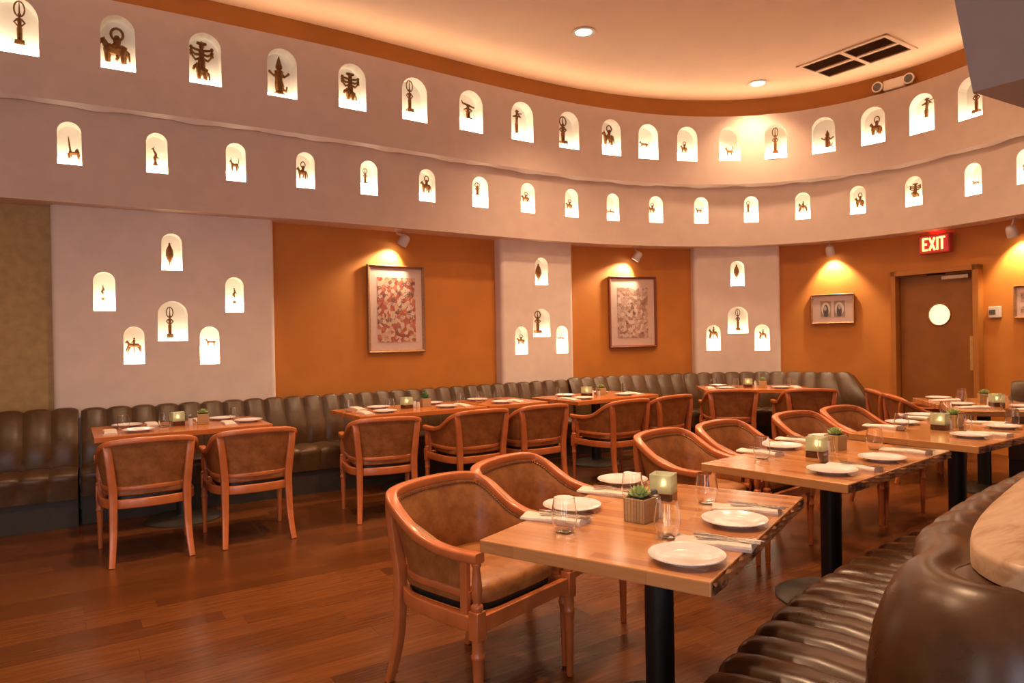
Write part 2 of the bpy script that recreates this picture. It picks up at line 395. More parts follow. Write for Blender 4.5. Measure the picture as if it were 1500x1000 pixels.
def survey(rec, off):
    x0, x1, y0, y1, kind, fx0, fx1, fy0, fy1 = rec; xm = (x0+x1)/2
    if x0 < 0: sl = W.hit(.5, 40, off)[0]; sr = W.hit(x1, 40, off)[0]; sl = sr-.345
    else: sl = W.hit(x0, (y0+y1)/2, off)[0]; sr = W.hit(x1, (y0+y1)/2, off)[0]
    c = (sl+sr)/2; w = sr-sl
    if x0 < 0: xm = 28
    zt = W.hit(xm, y0, off)[1]; zb = W.hit(xm, y1, off)[1]
    fm = (fx0+fx1)/2; o2 = off+.055
    fs, fzb = W.hit(fm, fy1, o2); fzt = W.hit(fm, fy0, o2)[1]
    fwid = abs(W.hit(fx1, fy1, o2)[0]-W.hit(fx0, fy1, o2)[0])
    return dict(c=c, w=w, zt=zt, zb=zb, kind=kind, fs=fs, fz=fzb, fh=fzt-fzb, fw=fwid, off=off)
SU = [survey(r, OU) for r in UP]; SL = [survey(r, 0) for r in LO]; SP = [[survey(r, OP) for r in g] for g in PR]
# rows are set out level: even out sill and crown heights
def level(L, keys=('zb','zt')):
    for k in keys:
        n = len(L); xs = list(range(n)); my = sum(q[k] for q in L)/n
        for q in L: q[k] = .35*q[k]+.65*my
level(SU); level(SL)
for L in [SU, SL]+SP:
    for q in L: q['pl'] = max(.015, q['fz']-q['zb'])
uf = holed_strip('wall_upper_frieze', M['plaster'], 0, S_END, OU, ZL, ZT, [(q['c'],q['w'],q['zb'],q['zt']) for q in SU]); struct(uf)
lf = holed_strip('wall_lower_frieze', M['plaster'], 0, S_END, 0, ZB, ZL+.02, [(q['c'],q['w'],q['zb'],q['zt']) for q in SL]); struct(lf)
for q in SU: niche(q['c'], q['w'], q['zb'], q['zt'], OU, uf, q['pl'])
for q in SL: niche(q['c'], q['w'], q['zb'], q['zt'], 0, lf, q['pl'])
# undersides and ledges; a pale wavy lip is added for the lit underside strip
ss = srange(0, S_END, .05)
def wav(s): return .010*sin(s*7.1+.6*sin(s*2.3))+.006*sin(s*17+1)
MB().grid([[P3(s, OU, ZL) for s in ss], [P3(s, OU+.012, ZL-.010-.4*wav(s)) for s in ss], [P3(s, OU+.035, ZL-.032-.8*wav(s)) for s in ss], [P3(s, .012, ZL-.012-.5*wav(s)) for s in ss]]).build('lit_strip_lip', M['lip'], uf, smooth=True)
MB().grid([[P3(s, 0, ZB) for s in ss], [P3(s, OW+.05, ZB) for s in ss]]).build('soffit', M['plaster'], lf)
mb = MB(); mb.grid([[P3(s, OU, ZT) for s in ss], [P3(s, OU+.02, ZT+.004) for s in ss], [P3(s, OU+.022, ZT-.03) for s in ss], [P3(s, .25, ZT-.03) for s in ss]]); mb.build('top_shelf', M['plaster'], uf)
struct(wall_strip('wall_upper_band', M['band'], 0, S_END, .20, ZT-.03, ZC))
# cove lighting on the shelf, tilted into the room, with its backing channel
cs = thing('cove_light', 'concealed cove light strip along the top of the upper frieze', 'light strip')
MB().grid([[P3(s, OU+.045, ZT-.024) for s in ss], [P3(s, OU+.075, ZT+.004) for s in ss]]).build('strip', M['cove'], cs)
MB().grid([[P3(s, OU+.045, ZT-.03) for s in ss], [P3(s, OU+.082, ZT+.004) for s in ss], [P3(s, OU+.086, ZT+.022+.5*wav(s*.6)) for s in ss], [P3(s, OU+.09, ZT-.03) for s in ss]]).build('channel', M['white_plastic'], cs)  # unseen back shield; wavy top added to ripple its shadow on the ceiling
# lower walls
s_tan = W.hit(84, 450, OW)[0]
struct(wall_strip('wall_left', M['tan'], 0, s_tan, OW, 0, ZB+.02))
struct(wall_strip('wall_back', M['orange'], s_tan, S_END, OW, 0, ZB+.02))
for k, (xa, xb) in enumerate([(76, 403), (735, 840), (1018, 1143)]):
    a = W.hit(xa, 450, OP)[0]; b = W.hit(xb, 450, OP)[0]; r = .045
    zm = SP[k][0]['zb']-.006; hl = [(q['c'],q['w'],q['zb'],q['zt']) for q in SP[k]]
    w = struct(holed_strip('wall_pier_%d' % (k+1), M['pier'], a+r, b-r, OP, 0, zm, hl[1:]))
    holed_strip('upper_face', M['pier'], a+r, b-r, OP, zm, ZB, hl[:1]).parent = w
    m2 = MB()
    for s0, sg in ((a+r, -1), (b-r, 1)):
        cols = []
        for i in range(6):
            t = pi/2*i/5; cols.append((s0+sg*r*sin(t), OP+r-r*cos(t)))
        cols.append((s0+sg*r, OW))
        m2.grid([[P3(s, o, z) for s, o in cols] for z in (0, ZB)])
    m2.build('rounded_edge', M['pier'], w, smooth=True)
    for q in SP[k]: niche(q['c'], q['w'], q['zb'], q['zt'], OP, w, q['pl'], .132)
# bulkhead dropping from the ceiling at the right
p0 = at(1425, 135, 2.85); p1 = at(1500, 115, 2.85); p2 = at(1500, 158.5, 2.85)
dd = (p0-Vector((0,0,H))).dot(fw); r_ = ray(1398, 0); t0 = Vector((0,0,H))+r_*(dd/F)
sl = (t0-p0)*((ZC+.02-2.85)/(t0.z-2.85)); a = [p0, p0+(p1-p0)*4, p0+(p1-p0)*4+(p2-p0)*3, p0+(p2-p0)*3]
bk = MB().add(a+[q+sl for q in a], [(0,1,2,3),(7,6,5,4),(0,4,5,1),(1,5,6,2),(2,6,7,3),(3,7,4,0)]).build('trim_1', M['bulk']); struct(bk)

# ------------------------------------------------------------------ figurines
def figure(kind, w, h):
    """small cast brass figure, w wide and h tall, standing on z = 0, facing -y"""
    m = MB(); T = max(.085*min(w*1.4, h), .0042)
    def X(x): return x*w
    def Z(z): return z*h
    def tb(pts, r, k=6): m.tube([(X(p[0]), (p[1] if len(p) > 2 else 0)*w, Z(p[-1])) for p in pts], [q*T for q in r] if isinstance(r, list) else r*T, k)
    def bl(x, z, r, rz=None): m.ball((X(x), 0, Z(z)), (r*T, r*T, (rz or r)*T), 7, 5)
    def ring(x, z, rx, rz, r):
        n = 16; m.sweep([(X(x)+rx*w*cos(2*pi*i/n), 0, Z(z)+rz*h*sin(2*pi*i/n)) for i in range(n)], [(r*T*cos(2*pi*j/6), r*T*sin(2*pi*j/6)) for j in range(6)], Vector((0,1,0)), closed=True)
    def horse(z0=0., z1=.62, x0=-.38, x1=.38, leap=False):
        bz = z0+(z1-z0)*.62; rb = 1.5
        tb([(x0+.06,bz-.0),(x0+.2,bz+.03),(0,bz),(x1-.15,bz+.02),(x1-.02,bz)], [rb*.8,rb*1.1,rb,rb*1.15,rb*.9])
        if leap:
            tb([(x0+.08,bz),(x0-.03,bz-.16),(x0-.1,z0+.02)], [.9,.6,.45]); tb([(x0+.16,bz),(x0+.1,bz-.2),(x0+.0,z0)], [.9,.6,.45])
            tb([(x1-.1,bz),(x1+.04,bz-.12),(x1+.1,z0+.08)], [.9,.6,.45]); tb([(x1-.18,bz),(x1-.02,bz-.2),(x1+.05,z0)], [.9,.6,.45])
        else:
            for x, y in ((x0+.1,-.1),(x0+.16,.1),(x1-.14,-.1),(x1-.07,.1)):
                tb([(x,y,bz),(x-.01,y,z0+(bz-z0)*.5),(x+.01,y,z0)], [1.0,.62,.5])
        tb([(x0+.14,bz+.02),(x0+.02,bz+.2),(x0-.02,z1)], [1.1,.85,.7])                       # neck
        tb([(x0+.02,z1),(x0-.06,z1-.02),(x0-.13,z1-.1)], [.8,.7,.45]); tb([(x0+.0,z1),(x0+.03,z1+.08)], [.4,.15])
        tb([(x1-.04,bz+.02),(x1+.06,bz-.02),(x1+.09,bz-.25)], [.5,.4,.25])
    def person(z0, z1, arms='hip', legs=True, lean=0., xs=1.):
        L = z1-z0; hip = z0+L*.46; sh = z0+L*.80
        if legs:
            tb([(-.05,hip),(-.07,z0+L*.22),(-.08,z0)], [1.0,.75,.6]); tb([(.05,hip),(.07,z0+L*.22),(.08,z0)], [1.0,.75,.6])
        tb([(0,hip-.01),(lean*.5,z0+L*.62),(lean,sh)], [1.15,.95,1.25]); tb([(lean,sh),(lean,z0+L*.87)], [.6,.6]); bl(lean, z0+L*.93, 1.0, 1.15)
        if arms == 'hip':
            for g in (-1, 1): tb([(lean+g*.1,sh-.01),(lean+g*.30*xs,z0+L*.66),(lean+g*.12,z0+L*.54)], [.6,.5,.42])
        elif arms == 'up':
            for g in (-1, 1): tb([(lean+g*.1,sh),(lean+g*.34*xs,sh-.03),(lean+g*.46*xs,sh+.12)], [.6,.5,.42])
        elif arms == 'wide':
            tb([(-.5,sh),(0,sh-.02),(.5,sh)], [.5,.75,.5])
        elif arms == 'flute':
            for g in (-1, 1): tb([(lean+g*.12,sh),(lean+g*.4,z0+L*.76),(lean+.12,z0+L*.90)], [.6,.5,.42])
            tb([(lean-.1,z0+L*.9),(lean+.5,z0+L*.93)], [.35,.35])
    if kind == 'halo':
        m.box((0,0,Z(.07)), (w*.62, w*.5, Z(.14)), taper=.86); person(.13, .74)
        ring(0, .82, .30, .165, .42); tb([(0,.70),(0,.98)], [.5,.2])
    elif kind == 'rider':
        horse(0, .64); tb([(.06,.38),(.06,.55),(.06,.66)], [1.1,.9,1.1]); bl(.06, .73, .95); ring(.06, .83, .2, .16, .4)
        tb([(.06,.62),(-.1,.52),(-.22,.5)], [.55,.45,.4]); tb([(.06,.42),(.08,.22),(.02,.14)], [.7,.5,.4])
    elif kind == 'many':
        horse(0, .38, -.26, .26); person(.24, .92, None, True)
        for zz, e in ((.77,.02),(.68,-.02),(.60,-.07)):
            for g in (-1, 1):
                tb([(0,zz),(g*.28,zz+e),(g*.46,zz+.05)], [.55,.5,.4]); bl(g*.46, zz+.06, .75)
        tb([(-.22,.955),(0,.93),(.22,.955)], [.5,.9,.5]); tb([(0,.92),(0,1.0)], [.9,.3])
    elif kind == 'dancer':
        m.lathe([(w*.28,0),(w*.30,h*.05),(w*.2,h*.09),(w*.14,h*.14)], 12); tb([(0,.12),(.02,.26),(-.02,.42),(0,.62)], [1.6,2.0,1.5,1.9])
        tb([(0,.62),(0,.68)], [.7,.7]); bl(0, .74, 1.5, 1.6); tb([(0,.78),(0,.88),(0,1.0)], [1.3,.8,.15])
        for g in (-1, 1): tb([(0,.60),(g*.26,.50),(g*.46,.58)], [.8,.6,.5]); bl(g*.46, .59, .6)
        tb([(.1,.2),(.34,.14),(.38,.26)], [.8,.6,.4])
    elif kind == 'acrobat':
        m.lathe([(w*.34,0),(w*.3,h*.08),(w*.1,h*.14)], 12); person(.1, .76, 'hip'); tb([(-.46,.98),(-.38,.86),(0,.80),(.46,.72)], [.35,.55,.7,.4]); tb([(-.46,.98),(-.5,1.0)], [.5,.2])
    elif kind == 'flute':
        person(0, .93, 'flute', lean=.06); tb([(-.14,.93),(.06,.95),(.26,.93)], [.3,.9,.3]); tb([(.06,.93),(.06,1.0)], [.9,.3])
    elif kind == 'dog':
        horse(0, .78, -.34, .36); tb([(.34,.5),(.46,.7),(.44,.98)], [.5,.4,.25]); tb([(-.36,.78),(-.33,.97)], [.4,.15])
    elif kind == 'llama':
        horse(0, .46, .38, -.14); tb([(-.12,.3),(-.22,.62),(-.3,1.0)], [.9,.7,.35])
    elif kind == 'bird':
        m.lathe([(w*.34,0),(w*.32,h*.10),(w*.18,h*.2),(w*.16,h*.26)], 12); tb([(0,.26),(-.05,.45),(.1,.62)], [1.0,1.7,1.1]); tb([(.1,.6),(-.15,.8),(-.2,.9)], [1.2,.9,.8])
        tb([(-.2,.9),(-.42,.84)], [.7,.25]); tb([(.1,.5),(.4,.42)], [1.0,.3]); tb([(-.16,.9),(-.08,1.0)], [.4,.15])
    elif kind == 'leap':
        horse(.05, .74, -.40, .36, True); tb([(0,.5),(.02,.72),(.02,.84)], [.9,.7,.9]); bl(.02, .92, .8); tb([(.02,.76),(-.16,.68)], [.5,.35])
        tb([(0,0),(0,.42)], [.35,.35])
    elif kind == 'leaf':
        m.sweep([(0,0,Z(z)) for z in (0,.06,.14,.22,.45,.68,.84,.90,.95,1.)], [(cos(2*pi*j/10), .4*sin(2*pi*j/10)) for j in range(10)], Vector((0,1,0)),
                scale=[q*w for q in (.05,.10,.07,.24,.48,.42,.20,.12,.14,.04)])
    elif kind == 'idol':
        m.box((0,0,Z(.09)), (w*.42, w*.42, Z(.18))); tb([(0,.17),(0,.45)], [.28,.28]); tb([(.05,.42),(-.12,.6),(.1,.74),(.0,.86)], [.7,1.6,1.3,1.]); bl(0, .92, 1.1); tb([(.1,.72),(.36,.62)], [.7,.4]); tb([(-.1,.6),(-.3,.5)], [.8,.4])
    return m
DESC = dict(halo='slim brass figure under a tall loop', rider='brass horse and rider', many='many-armed brass figure', dancer='crowned brass dancer',
            acrobat='squat brass figure with tilted bar', flute='brass musician, arms raised', dog='brass four-legged animal, tail up', llama='brass animal, long raised tail', bird='brass bird on flared pedestal',
            leap='brass leaping animal', leaf='flat leaf-shaped brass ornament', idol='tiny brass idol on a thin stand')
def put_figure(q, where, group):
    h = q['fh']; w = max(q['fw'], h*.3)
    w = min(w, q['w']*.9)
    w = w*1.0
    if q['kind'] in ('halo','flute','leaf'): w = max(q['fw'], h*.32)
    o = figure(q['kind'], w, h).build('figurine', M['bronze'], None, smooth=True)
    s = min(max(q['fs'], q['c']-q['w']/2+w*.42), q['c']+q['w']/2-w*.42); p = P3(s, q['off']+.072, q['zb']+q['pl']); n = W.nrm(s)
    o.location = p; o.rotation_euler = (0, 0, atan2(n.x, -n.y))
    tag(o, DESC[q['kind']]+where, 'figurine', group)
for L, nm in ((SU, 'upper'), (SL, 'lower')):
    for i, q in enumerate(L): put_figure(q, ', %s niche from left, %s row' % (ORD[i], nm), 'brass figures in the %s row of niches' % nm)
pn = [['top niche','left niche','right niche','wide middle niche','lower left niche','lower right niche'], ['top niche','wide middle niche','lower left niche','lower right niche'], ['top niche','wide middle niche','lower left niche','lower right niche']]
pw = ['broad left pier', 'narrow middle pier', 'right pier near the corner']
for k in range(3):
    for q, nm in zip(SP[k], pn[k]): put_figure(q, ', %s of %s' % (nm, pw[k]), 'brass figures in the pier niches')

# ------------------------------------------------------------------ channelled wall banquettes
def ribbed(path, a, b, prof, ribs, depth, sub=7, ends=True, rake=0):
    """profile = list of (off toward room, z, puff 0..1); swept along the wall line with puffed channels"""
    mb = MB(); cols = []; n = ribs*sub; zt_ = max(q[1] for q in prof)
    def nrm2(i):
        p = prof[max(i-1,0)]; q = prof[min(i+1,len(prof)-1)]; d = Vector((q[0]-p[0], q[1]-p[1])); d = d.normalized() if d.length > 1e-6 else Vector((1,0)); return Vector((-d.y, d.x))
    NN = [nrm2(i) for i in range(len(prof))]
    for i in range(n+1):
        s = a+(b-a)*i/n; u = (i % sub)/sub; pf = (1-abs(2*u-1)**3.2) if i % sub else 0
        col = []
        for k, (o, z, g) in enumerate(prof):
            d = depth*(pf-1)*g; q = path.pt(s+rake*max(0,(i-(n-2*sub))/(2*sub))*max(0,(zt_-z)/zt_), -(o+NN[k].x*d)); col.append(Vector((q.x, q.y, z+NN[k].y*d)))
        cols.append(col)
    mb.grid(cols)
    if ends: mb.f.append(tuple(range(len(prof)))); mb.f.append(tuple(range(n*len(prof), (n+1)*len(prof)))[::-1])
    return mb
def arc(c, r, a0, a1, k, g=1): return [(c[0]+r*cos(radians(a0+(a1-a0)*i/k)), c[1]+r*sin(radians(a0+(a1-a0)*i/k)), g) for i in range(k+1)]
def wall_bench(label, a, b, fwd, ztop, mat, ribw=.19, rake=0):
    t = thing('banquette', label, 'banquette', (0,0,0), 0, 'dark leather wall banquettes')
    n = max(1, round((b-a)/ribw)); g0 = -.148
    # backrest: leans back, rounded top; offsets are measured into the room from the frieze line
    bp = [(g0, .30, 0), (g0, ztop-.04, 0)]+arc((g0+.05, ztop-.05), .05, 150, 40, 4)+[(g0+.13+fwd, ztop-.16, 1), (g0+.19+fwd, .62, 1), (g0+.215+fwd, .50, 1), (g0+.20+fwd, .40, .6), (g0+.20+fwd, .30, 0)]
    ribbed(W, a, b, [(o, z, g) for o, z, g in bp], n, .022, rake=rake).build('backrest', mat, t, smooth=True)
    sp = [(g0+.16+fwd, .22, 0), (g0+.16+fwd, .40, 0), (g0+.30+fwd, .435, 1), (.42+fwd, .44, 1)]+arc((.44+fwd, .385), .05, 80, -20, 5)+[(.475+fwd, .28, .8), (.465+fwd, .22, .3)]
    ribbed(W, a, b+rake*.55, sp, n, .016).build('seat', mat, t, smooth=True)
    pl = MB().grid([[P3(s, -o, z) for s in srange(a, b, .15)] for o, z in ((g0, .218), (.44+fwd, .218), (.44+fwd, 0), (g0, 0), (g0, .218))])
    pl.build('plinth', M['plinth'], t)
    return t
sA = W.hit(116, 600, -.1)[0]; sB = W.hit(831, 570, .1)[0]; sC = W.hit(1243, 560, 0)[0]
wall_bench('dark brown channelled leather banquette at far left against the tan wall', .6, sA-.01, .07, .885, M['dark'])
wall_bench('long dark leather banquette behind the left tables under the white piers', sA+.01, sB-.01, 0, .875, M['dark'])
wall_bench('dark leather banquette curving round the corner behind the far tables', sB+.01, sC, .03, .893, M['dark'], rake=.62)

# ------------------------------------------------------------------ middle island banquette
fr = [Vector(p) for p in ((.70,1.02),(1.05,1.19),(1.425,1.345),(1.84,1.495),(2.46,1.67),(3.2,1.79),(4.0,1.83),(4.8,1.74),(5.5,1.5),(6.0,1.1))]
I = Path(fr, smooth=8)
# island sides: the seat looks to +Y, so the path normal is flipped by running it from right to left
I2 = Path(fr[::-1], smooth=8)
isl = thing('island_banquette', 'curved brown leather banquette in the right foreground with wooden cap', 'banquette')
def iseat(a, b):
    n = round((b-a)/.155)
    prof = [(-.56,.24,0),(-.56,.40,0),(-.46,.432,1),(-.25,.452,1),(-.10,.448,1)]+arc((-.055,.385),.055,88,-10,6)+[(.0,.26,.8),(-.01,.10,.3),(-.03,.10,0)]
    return ribbed(I2, a, b, prof, n, .03, sub=9)
iseat(.2, I2.L-.05).build('seat', M['booth'], isl, smooth=True)
# backrest: rounded plan outline with a soft roll along the top
def outline(inset, k=16):
    front = [(2.76,1.049+.045),(2.34,.997+.045),(2.0,.935+.045),(1.72,.876+.04)]
    more = [(5.6,.55),(5.2,.86),(4.6,1.06),(4.0,1.17),(3.4,1.17)]
    c = Vector((1.585,.665)); R = .215
    fl_ = _cr([Vector(p) for p in more+front])
    pts = []
    for i, p in enumerate(fl_):
        t = (fl_[min(i+1,len(fl_)-1)]-fl_[max(i-1,0)]).normalized(); n = Vector((t.y,-t.x))
        pts.append(p-n*inset if n.y > 0 else p+n*inset)
    a0, a1 = 68, 262
    pts = [p for p in pts if p.x > c.x+.09]
    for i in range(k+1):
        a = radians(a0+(a1-a0)*i/k); pts.append(c+Vector((cos(a), sin(a)))*(R-inset))
    rear = [(1.70,.448),(2.1,.475),(2.8,.56),(3.6,.62),(4.5,.45),(5.1,.1)]
    rl = _cr([Vector(p) for p in rear])
    for i, p in enumerate(rl):
        t = (rl[min(i+1,len(rl)-1)]-rl[max(i-1,0)]).normalized(); n = Vector((t.y,-t.x)); pts.append(p-n*inset)
    return pts
def resample(pts, step):
    L = [0]
    for i in range(1, len(pts)): L.append(L[-1]+(pts[i]-pts[i-1]).length)
    n = int(L[-1]/step); out = []; j = 0
    for k in range(n+1):
        t = L[-1]*k/n
        while j < len(L)-2 and L[j+1] < t: j += 1
        out.append(pts[j].lerp(pts[j+1], (t-L[j])/max(1e-9, L[j+1]-L[j])))
    return out
O0 = resample(outline(0), .02)
for _ in range(6): O0 = [O0[0]]+[(O0[i-1]+2*O0[i]+O0[i+1])/4 for i in range(1,len(O0)-1)]+[O0[-1]]
OPth = O0; ON = []
for i in range(len(O0)):
    t = (O0[min(i+1,len(O0)-1)]-O0[max(i-1,0)]).normalized(); ON.append(Vector((t.y,-t.x)))      # outward = right of travel? fixed below
cen = Vector((3.2,.8))
if (ON[10]).dot(Vector((0,1))) < 0: ON = [-n for n in ON]
zr = .925
dome = [(.03,.08),(.0,.14),(.012,.35),(.024,.55),(.018,.68),(.004,.76),(-.016,.82),(-.036,.855),(-.056,.88),(-.076,.896),(-.096,.906),(-.112,.909),(-.125,.908),(-.135,.905),(-.14,.903),(-.15,.902)]
bp = [(.03,.08),(.0,.14),(.012,.35),(.024,.55),(.024,.70),(.010,.80),(-.012,.86)]+[(-.075+.066*cos(radians(a)), zr-.055+.055*sin(radians(a))) for a in (15,35,55,75,95,115,135)]+[(-.14,.902),(-.15,.902)]
rows = []; dist = 0
front_end = next(i for i, p in enumerate(O0) if p.x < 1.66 and p.y > .8)
for i, p in enumerate(O0):
    if i: dist += (O0[i]-O0[i-1]).length
    rib = 0
    if i < front_end:
        u = (dist/.155) % 1; rib = -(abs(2*u-1)**3.2)
    fade = min(1, max(0, (front_end-i)/12))
    b_f = min(1, max(0, (front_end+14-i)/26)); b_f = b_f*b_f*(3-2*b_f); pp = [(a[0]*b_f+c_[0]*(1-b_f), a[1]*b_f+c_[1]*(1-b_f)) for a, c_ in zip(bp, dome)]
    rows.append([Vector((p.x+ON[i].x*(o+.016*rib*fade*(1 if z > .3 else 0)), p.y+ON[i].y*(o+.016*rib*fade), z+(.010*rib*fade if z > .85 else 0))) for o, z in pp])
mb = MB().grid(rows)
mb.build('backrest', M['booth'], isl, smooth=True)
# stitched seam on the rounded end
ci = min(range(len(O0)), key=lambda i: (O0[i]-Vector((1.49,.50))).length)
for off_i, nm in ((0, 'seam'),):
    i = ci; MB().tube([Vector((O0[i].x+ON[i].x*(o+.0005), O0[i].y+ON[i].y*(o+.0005), z)) for o, z in dome[1:-3]], .0018, 6).build('seam', M['leather'], isl, smooth=True)
# wooden cap
cf = [(5.6,.40),(5.2,.70),(4.6,.90),(4.0,1.01),(3.4,1.03),(2.9,1.0),(2.481,.944),(2.252,.899),(2.023,.848),(1.837,.799),(1.70,.752),(1.60,.705),(1.54,.645),(1.515,.585),(1.54,.53),(1.63,.502),(1.85,.505),(2.2,.53),(2.8,.61),(3.6,.68),(4.5,.52),(5.1,.2)]
capin = resample(_cr([Vector(p) for p in cf]), .02); capN = []
for i in range(len(capin)):
    t = (capin[min(i+1,len(capin)-1)]-capin[max(i-1,0)]).normalized(); capN.append(Vector((-t.y,t.x)) if Vector((-t.y,t.x)).dot(capin[i]-Vector((2.2,.72))) > 0 or True else Vector((t.y,-t.x)))
if capN[20].dot(Vector((0,1))) < 0: capN = [-n for n in capN]
cz0, cz1 = .905, .955
nn = len(capin); vs = []; fs = []
lv = [(.0, cz0), (0, cz1-.012), (.004, cz1-.004), (.012, cz1)]
for ins, z in lv: vs += [Vector((capin[i].x-capN[i].x*ins, capin[i].y-capN[i].y*ins, z)) for i in range(nn)]
for k in range(len(lv)-1):
    for i in range(nn-1): fs.append((k*nn+i, k*nn+i+1, (k+1)*nn+i+1, (k+1)*nn+i))
# top and bottom as strips between front and rear halves
half = nn//2
def fill(base, flip):
    for i in range(half-1):
        q = (base+i, base+i+1, base+nn-2-i, base+nn-1-i); fs.append(q[::-1] if flip else q)
fill(3*nn, False); fill(0, True)
cv = []; cfc = []
i_end = min(range(nn), key=lambda i: (capin[i]-Vector((1.53,.55))).length)
def offc(i): return .008+.045*min(1, max(0, (i_end-i)/4))
for off_, z in ((1,.62),(1,.897),(.9,.901)): cv += [Vector((capin[i].x+capN[i].x*off_*offc(i), capin[i].y+capN[i].y*off_*offc(i), z)) for i in range(nn)]
for k in range(2):
    for i in range(nn-1): cfc.append((k*nn+i, k*nn+i+1, (k+1)*nn+i+1, (k+1)*nn+i))
for i in range(half-1): cfc.append((2*nn+i, 2*nn+i+1, 2*nn+nn-2-i, 2*nn+nn-1-i))
MB().add(cv, cfc).build('back_core', M['booth'], isl, smooth=True)
m_cap, nt, b_ = new_mat('pale_wood_cap'); L_ = nt.links
tc = N(nt,'ShaderNodeTexCoord'); mp = N(nt,'ShaderNodeMapping'); mp.inputs['Scale'].default_value = (3,14,14); mp.inputs['Rotation'].default_value = (0,0,radians(-20)); nz = N(nt,'ShaderNodeTexNoise'); nz.inputs['Scale'].default_value = 1.6; nz.inputs['Detail'].default_value = 7; nz.inputs['Distortion'].default_value = 1.2
L_.new(tc.outputs['Object'], mp.inputs[0]); L_.new(mp.outputs[0], nz.inputs['Vector'])
rr = ramp(nt, [(.3,(.40,.22,.11)),(.48,(.55,.36,.21)),(.7,(.66,.47,.30))]); L_.new(nz.outputs['Fac'], rr.inputs['Fac']); L_.new(rr.outputs['Color'], b_.inputs['Base Color']); b_.inputs['Roughness'].default_value = .4
cap_ = MB().add(vs, fs).build('cap', m_cap, isl, smooth=True); cap_['label'] = 'pale grained wooden cap shelf'
# far right bench beside the far table
fb = thing('banquette', 'dark leather banquette end behind the far right table', 'banquette', (0,0,0), 0)
q0 = Path([Vector(p) for p in ((7.75,3.05),(7.95,2.4),(7.9,1.7))])
rows = []
ribbed(q0, 0, q0.L, [(-.1,.3,0),(-.1,.84,0)]+arc((-.05,.86),.05,150,30,4)+[(.04,.74,1),(.09,.5,1),(.09,.3,0)], 7, .02).build('backrest', M['dark'], fb, smooth=True)
ribbed(q0, 0, q0.L, [(.05,.2,0),(.05,.4,0),(.3,.44,1),(.5,.44,1)]+arc((.5,.39),.05,80,-10,4)+[(.54,.22,0)], 7, .015).build('seat', M['dark'], fb, smooth=True)
MB().grid([[Vector((*q0.pt(s, -o), z)) for s in srange(0, q0.L, .2)] for o, z in ((-.1,.21),(.5,.21),(.5,0),(-.1,0),(-.1,.21))]).build('plinth', M['plinth'], fb)

# ------------------------------------------------------------------ chairs
HALF = [(.278,.262,.630),(.281,.17,.626),(.282,.08,.628),(.281,0,.640),(.281,-.075,.662),(.280,-.15,.704),(.271,-.218,.748),(.240,-.268,.776),(.175,-.290,.787),(.085,-.301,.792),(0,-.304,.793)]
LOWH = [(.258,.20,.488),(.258,.15,.488),(.258,.08,.488),(.258,0,.488),(.258,-.06,.488),(.247,-.12,.488),(.225,-.172,.488),(.192,-.210,.488),(.148,-.232,.488),(.078,-.246,.488),(0,-.250,.488)]
def full(h): return [Vector((-x, y, z)) for x, y, z in h]+[Vector(p) for p in h[::-1][1:]]
def fine(pts, n=3):
    out = []
    for i in range(len(pts)-1):
        a, b, c, d = pts[max(i-1,0)], pts[i], pts[i+1], pts[min(i+2,len(pts)-1)]
        for k in range(n):
            t = k/n; out.append(.5*((2*b)+(c-a)*t+(2*a-5*b+4*c-d)*t*t+(3*b-3*c+d-a)*t**3))
    out.append(pts[-1]); return out
